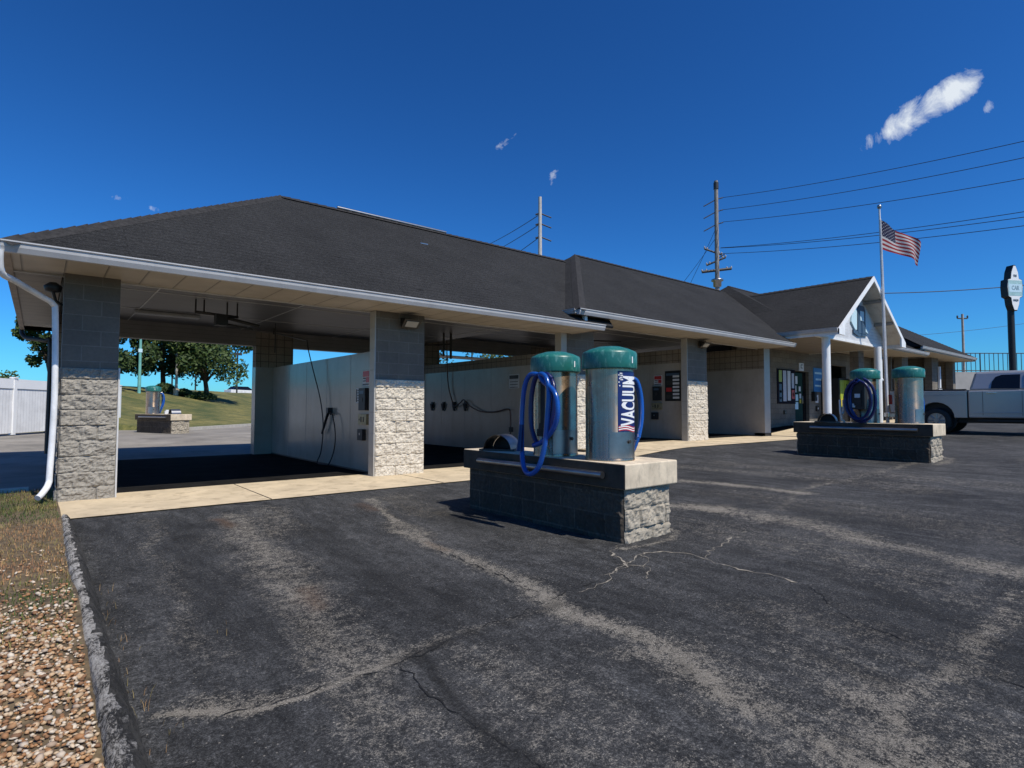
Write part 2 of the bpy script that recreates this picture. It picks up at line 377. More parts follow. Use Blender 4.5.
def asphalt_mat():
    k = NT('worn_asphalt'); at = k.n('ShaderNodeAttribute', attribute_name='wear'); wv = at.outputs['Fac']
    ad = k.n('ShaderNodeAttribute', attribute_name='dark').outputs['Fac']
    ar = k.n('ShaderNodeAttribute', attribute_name='rust').outputs['Fac']
    fine = k.noise(170, 5, .85); grit = k.noise(62, 6, .8); mid = k.noise(15, 7, .78); big = k.noise(.55, 5, .6); streak = k.noise(3.0, 7, .75, k.coord('Object', (2.4, .55, 1)))
    patch = k.noise(1.5, 5, .6, None, .8)
    base = k.mix(k.ramp(big, [(.33, 0.), (.68, 1.)]), (.029, .0295, .0303), (.058, .0588, .0598))
    base = k.mix(1.0, base, k.ramp(streak, [(.32, .55), (.5, .95), (.70, 1.7)]), 'MULTIPLY')
    base = k.mix(k.ramp(patch, [(.54, 0.), (.68, .55)]), base, (.080, .080, .081))
    base = k.mix(1.0, base, k.ramp(mid, [(.34, .62), (.5, 1.0), (.66, 1.5)]), 'MULTIPLY')
    base = k.mix(1.0, base, k.ramp(grit, [(.36, .35), (.5, .95), (.62, 1.8)]), 'MULTIPLY')
    base = k.mix(1.0, base, k.ramp(fine, [(.34, .3), (.5, .9), (.64, 2.3)]), 'MULTIPLY')
    for sc_, th, amt, colr in ((46, .14, .85, (.26, .24, .21)), (95, .16, .7, (.16, .15, .135))):
        spk = k.n('ShaderNodeTexVoronoi'); spk.inputs['Scale'].default_value = sc_; k.t.links.new(k.coord(), spk.inputs['Vector'])
        sepc = k.n('ShaderNodeSeparateColor'); k.t.links.new(spk.outputs['Color'], sepc.inputs[0])
        gate = k.math('LESS_THAN', sepc.outputs[0], k.ramp(k.noise(1.3, 4, .65), [(.42, .02), (.68, .30)]))
        sm = k.math('MULTIPLY', k.math('LESS_THAN', spk.outputs['Distance'], th+.06), gate)
        base = k.mix(k.math('MULTIPLY', sm, amt), base, colr)
    # worn, dusty bands where the seal coat has gone
    t = k.math('ADD', wv, k.math('MULTIPLY', k.math('SUBTRACT', mid, .5), 3.0))
    t = k.math('ADD', t, k.math('MULTIPLY', k.math('SUBTRACT', grit, .5), 3.4)); t = k.math('ADD', t, k.math('MULTIPLY', k.math('SUBTRACT', fine, .5), 2.6))
    msk = k.math('MULTIPLY', k.ramp(t, [(.45, 0.), (1.15, 1.)]), k.ramp(wv, [(.02, 0.), (.22, 1.)]))
    base = k.mix(k.math('MULTIPLY', msk, .78), base, k.mix(k.ramp(fine, [(.35, 0.), (.65, 1.)]), (.10, .090, .076), (.42, .38, .315)))
    st_ = k.n('ShaderNodeTexVoronoi'); st_.inputs['Scale'].default_value = 78; k.t.links.new(k.coord(), st_.inputs['Vector'])
    ss_ = k.n('ShaderNodeSeparateColor'); k.t.links.new(st_.outputs['Color'], ss_.inputs[0])
    stone = k.math('MULTIPLY', k.math('LESS_THAN', st_.outputs['Distance'], .30), k.math('LESS_THAN', ss_.outputs[1], k.math('MULTIPLY', k.math('MULTIPLY', wv, wv), .8)))
    base = k.mix(k.math('MULTIPLY', stone, .85), base, k.mix(ss_.outputs[2], (.20, .18, .15), (.46, .43, .37)))
    base = k.mix(k.math('MULTIPLY', ad, k.ramp(mid, [(.3, .2), (.6, .85)])), base, (.009, .0088, .0085))
    base = k.mix(k.math('MULTIPLY', ar, k.ramp(grit, [(.35, .0), (.6, .9)])), base, (.10, .055, .03))
    vo = k.n('ShaderNodeTexVoronoi', feature='DISTANCE_TO_EDGE'); vo.inputs['Scale'].default_value = 1.15
    dn = k.n('ShaderNodeTexNoise'); dn.inputs['Scale'].default_value = 3; dn.inputs['Detail'].default_value = 7
    k.t.links.new(k.coord(), dn.inputs['Vector'])
    vm = k.n('ShaderNodeVectorMath', operation='ADD'); sc = k.n('ShaderNodeVectorMath', operation='SCALE'); sc.inputs['Scale'].default_value = .6
    k.t.links.new(dn.outputs['Color'], sc.inputs[0]); k.t.links.new(sc.outputs[0], vm.inputs[0]); k.t.links.new(k.coord(), vm.inputs[1])
    k.t.links.new(vm.outputs[0], vo.inputs['Vector'])
    cr = k.math('LESS_THAN', vo.outputs['Distance'], .004); gate = k.ramp(k.noise(.9, 3, .5), [(.56, 0.), (.62, .6)])
    ck = k.math('MULTIPLY', cr, gate); base = k.mix(ck, base, (.006, .006, .006))
    k.base(base); k.rough(k.ramp(mid, [(.3, .7), (.7, .95)])); k.b.inputs['Specular IOR Level'].default_value = .22
    h = k.math('ADD', k.math('ADD', k.math('MULTIPLY', fine, .7), k.math('MULTIPLY', grit, 1.0)), k.math('ADD', k.math('MULTIPLY', mid, .8), k.math('MULTIPLY', ck, -1.5)))
    k.bump(h, .7, .014); return k.m
M_asph = asphalt_mat()
M_crackfill = paint('crack_dust', (.24, .215, .175), .95, var=.5, scale=22)
M_crackdark = paint('crack_dark', (.006, .006, .006), .95, var=.5, scale=22)

WEAR = [([(2.64,-2.2),(2.3,-3.6),(2.07,-4.7),(1.98,-5.88),(1.94,-6.6),(1.82,-7.36),(1.68,-7.93),(1.59,-8.33),(1.53,-8.9)], .12, .86),
        ([(1.7,-7.6),(1.62,-8.1),(1.66,-8.6)], .30, .62), ([(5.24,-5.31),(5.41,-5.99),(5.35,-6.69),(5.13,-7.33),(4.97,-7.98),(4.67,-8.9)], .24, .74),
        ([(5.2,-5.2),(5.45,-5.7)], .20, .95), ([(7.22,-4.0),(7.25,-4.98),(7.28,-5.9)], .16, 1.0), ([(.95,-2.3),(.80,-3.6),(.68,-4.99),(.53,-6.12),(.49,-6.61)], .26, .62),
        ([(-.45,-6.49),(-.2,-6.59),(0,-6.66),(.21,-6.66),(.41,-6.66),(.62,-6.68)], .038, 1.15), ([(-.3,-6.5),(0,-6.58),(.4,-6.62),(.8,-6.64)], .10, .5), ([(.35,-6.75),(.4,-7.1),(.5,-7.5)], .16, .45), ([(.62,-6.68),(.91,-6.61),(1.28,-6.57),(1.97,-6.57)], .05, .45),
        ([(2.18,-8.51),(2.55,-8.57),(2.86,-8.62),(3.26,-8.62),(3.83,-8.61)], .09, .66), ([(2.05,-8.45),(1.8,-8.65)], .26, .72),
        ([(5.89,-6.22),(7.57,-5.71),(8.99,-5.86),(11.4,-5.84),(14,-5.8)], .10, .5), ([(3.3,-6.02),(3.9,-6.1),(4.3,-5.9),(4.25,-5.0)], .07, .75), ([(12.1,-6.2),(13.1,-6.25),(13.4,-5.9)], .12, .7),
        ([(9,-9),(11,-8),(14,-7.4),(20,-7)], .25, .5), ([(.15,-2.0),(.0,-4.0),(-.05,-6)], .12, .3), ([(.25,-7.0),(.15,-8.2)], .12, .4), ([(8.6,-3),(8.8,-5),(8.7,-7)], .35, .38)]
WEAR += [([(4.6,-6.2),(4.5,-7.2),(4.1,-8.4)], .55, .34), ([(2.6,-7.9),(2.2,-8.6),(1.9,-9)], .5, .38), ([(6.6,-5.2),(6.5,-7),(6.2,-8.6)], .6, .34), ([(1.3,-2.2),(1.1,-3.2)], .35, .4), ([(3.0,-2.3),(2.9,-3.3)], .4, .42), ([(9.6,-3.4),(9.9,-6),(9.6,-9)], .5, .34), ([(1.0,-7.0),(1.0,-8.6)], .3, .36)]
DARK = [([(.7,-6.7),(.66,-7.27),(.62,-7.7),(.6,-8.6)], .05, .9), ([(.45,-2.2),(.2,-4),(.15,-6)], .25, .5), ([(1.4,-3.5),(1.25,-5),(1.25,-6.3)], .22, .6),
        ([(1.97,-6.57),(1.2,-6.62),(.62,-6.7)], .05, .7), ([(3.0,-2.5),(2.8,-4.5)], .3, .6), ([(3.2,-7.2),(2.9,-8.6)], .35, .4), ([(6.2,-5),(6.3,-8)], .4, .5)]
DARK += [([(1.1,-4.6),(1.35,-5.2),(1.15,-5.7),(.95,-5.5)], .06, .6), ([(3.6,-3.0),(3.0,-4.4)], .10, .6), ([(2.9,-7.0),(2.3,-8.4)], .09, .55), ([(3.9,-7.4),(3.1,-8.8)], .12, .5), ([(6.0,-4),(6.1,-6),(5.9,-7.5)], .18, .5)]
DARK += [([(x_, y_), (x_+.03, y_+.04)], random.uniform(.025, .07), random.uniform(.4, .85)) for x_, y_ in ((random.uniform(-.2, 5.5), random.uniform(-8.8, -2)) for _ in range(34))]
DARK += [([(.75,-6.75),(.66,-7.27),(.62,-7.7),(.60,-8.8)], .045, 1.0)]
RUST = [([(.75,-2.35),(.80,-2.75)], .07, .9), ([(2.45,-2.4),(2.4,-2.9)], .09, .7), ([(.7,-5.2),(.66,-5.6)], .08, .7), ([(2.1,-4.6),(2.05,-5)], .07, .6)]
def lot():
    xs = np.concatenate([np.arange(-.52, 6, .028), np.arange(6, 15, .12), np.arange(15, 40, .8), np.arange(40, 121, 10)])
    ys = np.concatenate([np.arange(-45, -12, 3), np.arange(-12, -9.6, .3), np.arange(-9.6, -1.48, .028), [-1.48]])
    X, Y = np.meshgrid(xs, ys, indexing='ij'); Z = lot_z(X, Y)
    Z = Z + .012*np.sin(X*1.7+.5)*np.sin(Y*1.3)*smoothstep(-1.5, -3, Y)
    def field(lst):
        f = np.zeros_like(X)
        for pl, w, s in lst: f = np.maximum(f, s*np.exp(-(seg_dist(X, Y, pl)/(w*WV))**2)*SV)
        return f
    ch = [mnoise.noise((float(x)*1.1, float(y)*1.1, 0)) for x in xs[::1] for y in ()]
    a, b = X.shape; mb = MB()
    idx = np.arange(a*b).reshape(a, b)
    vs = np.stack([X, Y, Z], -1).reshape(-1, 3)
    fs = np.stack([idx[:-1, :-1], idx[1:, :-1], idx[1:, 1:], idx[:-1, 1:]], -1).reshape(-1, 4)
    me = bpy.data.meshes.new('parking_lot')
    V = [tuple(p) for p in vs]; Fc = [tuple(int(i) for i in q) for q in fs]; mi = [0]*len(Fc)
    base_n = len(V)
    def ribbon(pl, w, mat, amp=.03, lift=.004):
        P = []
        for (ax, ay), (bx, by) in zip(pl[:-1], pl[1:]):
            n = max(3, int(math.hypot(bx-ax, by-ay)/.035))
            P += [(ax+(bx-ax)*i/n, ay+(by-ay)*i/n) for i in range(n)]
        P.append(pl[-1]); o = len(V); ph = random.random()*50
        for i, (x, y) in enumerate(P):
            q = P[min(i+1, len(P)-1)]; p = P[max(i-1, 0)]; tx, ty = q[0]-p[0], q[1]-p[1]; L = math.hypot(tx, ty)+1e-9; nx, ny = -ty/L, tx/L
            j = amp*(1.2*mnoise.noise((i*.16, ph, 0))+.9*mnoise.noise((i*.5, ph, 3))+.6*mnoise.noise((i*1.3, ph, 6))); ww = w*max(.22, .35+1.6*mnoise.noise((i*.3, ph, 9))+.9*mnoise.noise((i*.9, ph, 4))+.3*random.random())
            if i in (0, len(P)-1): ww *= .1
            cx, cy = x+nx*j, y+ny*j
            for s in (-1, 1):
                xx, yy = cx+nx*ww*s, cy+ny*ww*s; zz = float(lot_z(xx, yy))+.012*math.sin(xx*1.7+.5)*math.sin(yy*1.3)*float(smoothstep(-1.5, -3, yy))
                V.append((xx, yy, zz+lift))
        for i in range(len(P)-1):
            Fc.append((o+2*i, o+2*i+1, o+2*i+3, o+2*i+2)); mi.append(mat)
    I = [(2.49,-6.46),(2.79,-6.43),(3.24,-6.26),(3.47,-6.35),(3.52,-6.57),(3.44,-7.07),(3.47,-7.51)]
    ribbon(I, .0105, 1, .045); ribbon([(3.48,-6.74),(3.7,-6.62),(3.9,-6.57),(4.4,-6.49)], .0095, 1, .045)
    ribbon([(2.1,-6.6),(2.4,-6.55),(2.85,-6.41),(3.1,-6.06),(3.38,-5.95)], .0095, 1, .045); ribbon([(2.8,-6.35),(2.95,-6.55),(2.7,-6.75)], .005, 1)
    ribbon([(3.2,-6.3),(3.05,-6.5),(2.85,-6.55)], .005, 1)
    ribbon([(-.4,-6.5),(-.2,-6.59),(0,-6.66),(.3,-6.67),(.62,-6.68),(1.0,-6.62)], .004, 2, .03)
    pass
    ribbon([(.66,-6.7),(.62,-7.2),(.64,-7.7),(.58,-8.6)], .005, 2); pass
    ribbon([(.62,-6.7),(1.2,-6.62),(1.97,-6.57),(2.5,-6.5)], .005, 2); pass
    ribbon([(3.4,-7.6),(3.0,-8.0),(2.7,-8.9)], .0035, 2); ribbon([(5.3,-5.9),(6.4,-5.9),(7.4,-5.6)], .005, 2)
    ribbon([(2.3,-4.4),(2.0,-5.0),(1.9,-6.4)], .0035, 2); ribbon([(4.4,-6.5),(4.9,-6.4),(5.4,-6.1)], .0035, 2)
    me.from_pydata(V, [], Fc)
    for mm in (M_asph, M_crackfill, M_crackdark): me.materials.append(mm)
    me.polygons.foreach_set('material_index', mi); me.polygons.foreach_set('use_smooth', [True]*len(Fc))
    wg2 = np.array([mnoise.noise((x*2.6, y*1.1, 7))+.5*mnoise.noise((x*7, y*4, 2)) for x, y in zip(X.ravel(), Y.ravel())]).reshape(X.shape)
    WV = np.clip(1+.75*wg2, .35, 2); SV = np.clip(.95+.55*np.roll(wg2, 40, 1), .3, 1.25)
    wig = np.array([mnoise.noise((x*1.4, y*1.4, 0)) for x, y in zip(X.ravel(), Y.ravel())]).reshape(X.shape) if a*b < 900000 else np.zeros_like(X)
    Xo, Yo = X.copy(), Y.copy(); X += wig*.16; Y += wig*.12
    for nm, lst in (('wear', WEAR), ('dark', DARK), ('rust', RUST)):
        at = me.attributes.new(nm, 'FLOAT', 'POINT'); d = np.zeros(len(V), np.float32); d[:base_n] = field(lst).ravel(); at.data.foreach_set('value', d)
    o = bpy.data.objects.new('parking_lot', me); COL.objects.link(o); tag(o, kind='structure')
lot()

def sheet(name, mat, xs, ys, zf, kind='structure'):
    X, Y = np.meshgrid(xs, ys, indexing='ij'); Z = zf(X, Y); mb = MB()
    mb.grid([[(X[i, j], Y[i, j], Z[i, j]) for j in range(len(ys))] for i in range(len(xs))], True)
    fl = []
    o = mb.build(name, mat); me = o.data
    if me.polygons[0].normal.z < 0: me.flip_normals()
    return tag(o, kind=kind)
M_pave = paint('old_pavement', (.23, .21, .18), .9, var=.35, scale=.5, bump=.4, bscale=90, dirt=((.10, .095, .085), .7))
sheet('rear_pavement', M_pave, np.concatenate([np.arange(-40, 20, 1.0), np.arange(20, 121, 10)]), np.concatenate([[1.46], np.arange(2, 32, .5)]),
      lambda X, Y: np.maximum(rear_z(Y), 0)*1.0 + apron_z(X)*np.clip(1-(Y-6.6)/6, 0, 1) - .03)
xs = np.concatenate([np.arange(-.62, 20, .3), np.arange(20, 60, 1)])
sheet('concrete_apron', M_conc, xs, [-1.48, -.8, 0, .44], lambda X, Y: apron_z(X)+.003*np.cos(Y))
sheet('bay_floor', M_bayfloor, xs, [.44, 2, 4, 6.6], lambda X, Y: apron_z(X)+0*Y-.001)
# control joints scored across the apron
jm = MB()
for x in (1.6, 4.3, 7.4, 10.2, 13.9): jm.box(x-.006, x+.006, -1.475, .42, float(apron_z(x))+.0035, float(apron_z(x))+.006)
tag(jm.build('apron_joint', M_crackdark), kind='structure')

# ------------------------------------------------------------------ planting bed, kerb, gravel, grass
def bed_z(x, y): return .03 + .025*math.sin(x*2.1)*math.sin(y*1.7+1) + .02*mnoise.noise((x*1.5, y*1.5, 2))
def bed_mat():
    k = NT('planting_bed_soil'); n = k.noise(14, 6, .7); col = k.mix(k.ramp(n, [(.35, 0.), (.65, 1.)]), (.055, .038, .022), (.17, .125, .07))
    k.base(col); k.rough(.95); k.bump(n, .6, .02); return k.m
M_bed = bed_mat()
xs = np.concatenate([np.arange(-14, -3, .8), np.arange(-3, -.6, .12), [-.60]]); ys = np.concatenate([np.arange(-16, -10, .8), np.arange(-10, 1.26, .12)])
sheet('planting_bed', M_bed, xs, ys, lambda X, Y: np.array([[bed_z(x, y) for x, y in zip(a, b)] for a, b in zip(X, Y)]))
def kerb_mat():
    k = NT('mottled_kerb_shaded_side'); n = k.noise(50, 9, .88, k.coord('Object', (1.6, .8, 1))); m2 = k.noise(5, 5, .7)
    sx = k.n('ShaderNodeSeparateXYZ'); k.t.links.new(k.coord(), sx.inputs[0])
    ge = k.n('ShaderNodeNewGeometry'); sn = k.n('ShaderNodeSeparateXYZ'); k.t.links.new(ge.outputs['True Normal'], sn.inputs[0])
    t = k.math('ADD', n, k.math('MULTIPLY', k.math('SUBTRACT', m2, .5), .55))
    t = k.math('ADD', t, k.ramp(sx.outputs[2], [(.0, -.22), (.05, 0.), (.075, .05)]) if False else 0.0)
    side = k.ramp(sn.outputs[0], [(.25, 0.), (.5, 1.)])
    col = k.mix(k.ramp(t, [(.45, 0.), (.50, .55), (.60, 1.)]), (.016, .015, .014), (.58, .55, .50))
    col = k.mix(k.math('MULTIPLY', side, .9), col, (.013, .0125, .012))  # faces turned to +X blackened: the kerb's shadow side is painted in
    k.base(col); k.rough(.95); k.bump(n, 1.0, .02); return k.m
def kerb():
    prof = [(-.625, -.12), (-.622, .01), (-.612, .045), (-.60, .062), (-.585, .068), (-.568, .064), (-.548, .045), (-.525, -.005), (-.50, -.07), (-.475, -.19)]
    mb = MB(); ys = np.arange(-14, -1.42, .025); P = []
    for y in ys:
        e = float(smoothstep(-1.42, -1.58, y)); row = []; wob = .012*mnoise.noise((3.3, y*1.1, 0))
        for q, (x, z) in enumerate(prof):
            n = .011*mnoise.noise((x*14, y*6, 1))+.008*mnoise.noise((x*40, y*22, 5))+.005*mnoise.noise((x*80, y*60, 7))
            row.append((-.535+(x+.55)*(.8+.28*e)+n+wob, y, -.1+(z+.1)*(.35+.65*e)+n*1.1))
        P.append(row)
    mb.grid(P, False); mb.add(P[-1], [tuple(range(len(prof)))])
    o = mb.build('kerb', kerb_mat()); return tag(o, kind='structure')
kerb()
kb = MB(); kb.box(-9, -.9, 1.26, 1.38, -.05, .075); tag(kb.build('kerb_strip', paint('kerb_concrete', (.5, .48, .44), .9, bump=.3)), kind='structure')

def pebble_mat():
    k = NT('river_gravel'); rn = k.n('ShaderNodeAttribute', attribute_name='tone').outputs['Fac']
    col = k.ramp(rn, [(0, (.16, .085, .045)), (.25, (.33, .16, .065)), (.45, (.43, .27, .14)), (.65, (.50, .38, .25)), (.84, (.58, .51, .41)), (1, (.24, .14, .075))])
    n = k.noise(40, 3, .6); k.base(k.mix(1.0, col, k.ramp(n, [(.3, .75), (.7, 1.15)]), 'MULTIPLY')); k.rough(.75); return k.m
def gravel():
    ico = [(0,0,1),(.894,0,.447),(.276,.851,.447),(-.724,.526,.447),(-.724,-.526,.447),(.276,-.851,.447),(.724,.526,-.447),(-.276,.851,-.447),(-.894,0,-.447),(-.276,-.851,-.447),(.724,-.526,-.447),(0,0,-1)]
    fc = [(0,1,2),(0,2,3),(0,3,4),(0,4,5),(0,5,1),(1,6,2),(2,7,3),(3,8,4),(4,9,5),(5,10,1),(2,6,7),(3,7,8),(4,8,9),(5,9,10),(1,10,6),(6,11,7),(7,11,8),(8,11,9),(9,11,10),(10,11,6)]
    V = []; Fc = []; tone = []
    ico = np.array(ico)
    n = 0
    while n < 22000:
        x = random.uniform(-2.7, -.62); y = random.uniform(-8.3, -3.0)
        p = 1.0 if y < -6.1 else max(.05, 1-(y+6.1)/1.7)
        p *= .55+.9*mnoise.noise((x*1.8, y*1.8, 4))+.35
        if random.random() > p: continue
        n += 1
        s = random.uniform(.005, .0115)*(1.5 if random.random() < .15 else 1); sc = np.array([s*random.uniform(.8, 1.5), s*random.uniform(.75, 1.1), s*random.uniform(.5, .8)])
        a = random.random()*6.28; P = ico*sc*(1+.13*rng.standard_normal((12, 1))); c, q = math.cos(a), math.sin(a)
        P = np.stack([P[:, 0]*c-P[:, 1]*q, P[:, 0]*q+P[:, 1]*c, P[:, 2]], 1); tl = random.uniform(-.5, .5)
        P = np.stack([P[:, 0], P[:, 1]*math.cos(tl)-P[:, 2]*math.sin(tl), P[:, 1]*math.sin(tl)+P[:, 2]*math.cos(tl)], 1)
        b = len(V); z = bed_z(x, y)+sc[2]*.5+random.random()*.012
        V += [tuple(v) for v in P+np.array([x, y, z])]; Fc += [tuple(i+b for i in t) for t in fc]; tone += [random.random()]*12
    me = bpy.data.meshes.new('gravel'); me.from_pydata(V, [], Fc); me.polygons.foreach_set('use_smooth', [True]*len(Fc)); me.materials.append(pebble_mat())
    at = me.attributes.new('tone', 'FLOAT', 'POINT'); at.data.foreach_set('value', tone)
    o = bpy.data.objects.new('gravel', me); COL.objects.link(o)
    tag(o, 'tan and white river gravel filling the bed beside the kerb', 'gravel', kind='stuff')
gravel()
def blade_mat():
    k = NT('grass_blades'); rn = k.n('ShaderNodeAttribute', attribute_name='tone').outputs['Fac']
    k.base(k.ramp(rn, [(0, (.05, .085, .018)), (.25, (.12, .13, .03)), (.45, (.27, .20, .075)), (.72, (.33, .18, .085)), (1, (.19, .085, .045))]))
    k.rough(.8); return k.m
M_blade = blade_mat()
def blades(name, spots, label, kind='stuff'):
    V = []; Fc = []; tone = []
    for x, y, z, h, t, w in spots:
        a = random.random()*6.28; lean = h*random.uniform(.2, .9); dx, dy = math.cos(a), math.sin(a); px, py = -dy*w, dx*w; b = len(V)
        V += [(x-px, y-py, z-.005), (x+px, y+py, z-.005), (x+dx*lean*.35+px*.8, y+dy*lean*.35+py*.8, z+h*.62), (x+dx*lean*.35-px*.8, y+dy*lean*.35-py*.8, z+h*.62), (x+dx*lean, y+dy*lean, z+h)]
        Fc += [(b, b+1, b+2, b+3), (b+3, b+2, b+4)]; tone += [t]*5
    me = bpy.data.meshes.new(name); me.from_pydata(V, [], Fc); me.materials.append(M_blade)
    at = me.attributes.new('tone', 'FLOAT', 'POINT'); at.data.foreach_set('value', tone)
    o = bpy.data.objects.new(name, me); COL.objects.link(o); return tag(o, label, 'grass', kind=kind)
sp = []
while len(sp) < 34000:
    x = random.uniform(-3.6, -.62); y = random.uniform(-9.2, 1.2); q = mnoise.noise((x*1.4, y*1.4, 8))
    p = 1.0 if y > -4.9 else max(.10, 1-(-4.9-y)/1.7)
    if y < -5.9: p = .75 if q > .30 else .10
    if y > -4.4 and q < -.45: p *= .3
    if random.random() > p: continue
    gr = mnoise.noise((x*.9, y*.9, 3)) + .25*mnoise.noise((x*4, y*4, 5))
    t = .47-.8*gr+random.uniform(-.2, .2)
    if y > -1.7: t -= .35
    elif -3.4 < y: t += .22
    sp.append((x, y, bed_z(x, y), random.uniform(.010, .036)*(1.5 if y > -1.3 else 1), min(1, max(0, t)), random.uniform(.0015, .004)))
blades('dry_grass', sp, 'patchy brown and green dry grass in the bed beside the kerb')
sp = []
for cx, cy, n in ((-.44, -4.8, 9), (-.40, -5.35, 10), (-.43, -6.3, 12), (-.36, -6.65, 10), (-.42, -4.2, 5), (-.42, -5.9, 6), (.1, -5.6, 3)):
    for _ in range(n):
        x, y = cx+random.gauss(0, .04), cy+random.gauss(0, .12); sp.append((max(x, -.45), y, float(lot_z(x, y)), random.uniform(.02, .06), random.uniform(.35, .7), .0012))
blades('kerb_grass', sp, 'thin dry grass stalks along the foot of the kerb')

# ------------------------------------------------------------------ car wash building
CW = empty('car_wash_building', (4.0, 3.0, 0), 'long self-serve car wash with open wash bays, stone piers and dark shingle roofs', 'car wash')
H = 2.98
def split_panel(mb, x0, x1, yface, z0, z1, depth=.05, res=.016, seed=0, axis='y', side=-1, bw=.406, rh=.203):
    # rough split-faced blocks: a displaced sheet with sunk joints; axis y: faces -Y at yface; axis x: faces side*X at x0
    W = x1-x0; nu = max(6, int(W/res)); nv = max(6, int((z1-z0)/res)); P = []
    for j in range(nv+1):
        z = z0+(z1-z0)*j/nv; row = []; r = int((z-z0)/rh-1e-6); fz = ((z-z0) % rh)
        for i in range(nu+1):
            u = W*i/nu; ou = u+(r % 2)*bw/2; c = int(ou/bw); fu = ou % bw
            e = min(fz, rh-fz); eu = min(fu, bw-fu); edge = min(1, e/.014)*min(1, eu/.012)
            a = x0*3.1+seed
            hN = mnoise.noise((u*6+a, z*5, c*7.7+r*3.3+seed))*.6+mnoise.noise((u*16+a, z*15, seed+r*3.1))*.5+mnoise.noise((u*38+a, z*36, seed))*.4
            d = depth*(.42+.85*hN)*(.25+.75*edge)+.008*edge
            if i in (0, nu) or j in (0, nv): d = min(d, .012)
            d = max(d, .002)
            row.append((x0+u, yface-d, z) if axis == 'y' else (yface+side*d, x0+u, z))
        P.append(row)
    mb.grid(P, False)
def pier(x0, x1, z0, mat, seed, y0=0, dep=.2, lab=None, jamb=True, sidesplit=False):
    mb = MB(); mb.box(x0, x1, y0, y0+dep, z0-.05, z0+H+.1); o = mb.build('pier', M_cmu, CW)
    s = MB(); split_panel(s, x0, x1, y0, z0-.04, z0+1.73, seed=seed)
    if sidesplit: split_panel(s, y0, y0+dep, x0, z0-.04, z0+1.73, depth=.03, seed=seed+3, axis='x', side=-1)
    s.build('split_face', mat, o)
    if jamb:
        j = MB()
        for k in range(8):
            za, zb = z0+.0+k*.38, min(z0+.38*(k+1)-.004, z0+H-.02)
            j.box(x0-.022, x0-.002, y0-.004, y0+dep-.004, za, zb)
        j.build('jamb', M_jamb, CW)
    return o
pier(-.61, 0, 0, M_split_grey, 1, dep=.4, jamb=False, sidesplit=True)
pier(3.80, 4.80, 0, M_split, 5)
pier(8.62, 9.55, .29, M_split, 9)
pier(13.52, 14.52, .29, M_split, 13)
# trims on the free edges of the first pier and the end post
t = MB(); t.box(.003, .022, -.02, .4, 0, 1.75); t.build('pier_trim', M_trim, CW)
t = MB(); t.box(8.44, 8.618, .0, .2, .2, .29+H); t.build('jamb', M_jamb, CW)
t = MB(); t.box(18.04, 18.43, 0, .35, .22, .29+H); t.build('end_post', M_jamb, CW)
t = MB(); t.box(18.02, 18.45, -.012, .36, .25, .40); t.build('post_base', M_darkmetal, CW)
# rear piers
for x0, x1, z0 in ((-.61, 0, 0), (3.53, 4.50, 0), (8.2, 9.2, .2), (13.2, 14.2, .29), (17.9, 18.5, .29)):
    p = MB(); p.box(x0, x1, 6.4, 6.7, z0-.1, z0+2.28); q = p.build('rear_pier', M_panel if x0 > 0 else M_cmu, CW)
    p = MB(); p.box(x0+.002, x1-.002, 6.405, 6.695, z0+2.282, z0+3.2); p.build('rear_pier_top', M_cmu_tan, CW)
# bay dividing walls (glossy white panels)
def bay_wall(x, z0, tile, y1=6.39, t=.15, y0=.21):
    w = MB(); w.box(x, x+t, y0, y1, z0+.03, z0+2.28); o = w.build('bay_wall', M_panel, CW)
    b = MB(); b.box(x-.004, x+t+.004, y0, y1, z0, z0+.03); b.build('wall_base', M_darkmetal, o)
    for k in range(1, 5):
        sm = MB(); sm.box(x-.003, x-.0005, y0+k*1.22-.006, y0+k*1.22+.006, z0+.04, z0+2.27); sm.build('panel_seam', M_panelseam, o)
    if tile:
        tt = MB(); tt.box(x+.003, x+t-.003, y0, y1, z0+2.283, z0+2.28+tile); tt.build('block_course', M_cmu_tan, CW)
bay_wall(3.965, 0, 0); bay_wall(8.44, .0, .26); bay_wall(13.68, .29, .40); bay_wall(18.02, .29, .72, t=.018, y0=.006)
# rear headers, ceilings
for x0, x1, z0 in ((-.6, 8.5, 0), (8.5, 18.4, .29)):
    h = MB(); h.box(x0, x1, 6.42, 6.68, z0+2.84, z0+3.35); h.build('header', M_siding, CW)
    c = MB(); c.box(x0, x1, .2, 6.41, z0+3.24, z0+3.28); c.build('ceiling', M_ceil, CW)
    c = MB()
    for k in range(1, 3): c.box(x0, x1, k*2.2, k*2.2+.03, z0+3.232, z0+3.239)
    xx = x0+1.3
    while xx < x1: c.box(xx, xx+.02, .22, 6.4, z0+3.231, z0+3.2385); xx += 2.44
    c.build('ceiling_seam', M_trim, CW)
    h = MB(); h.box(x0, x1, .0, .19, z0+H+.012, z0+3.3); h.build('front_header', M_soffit, CW)
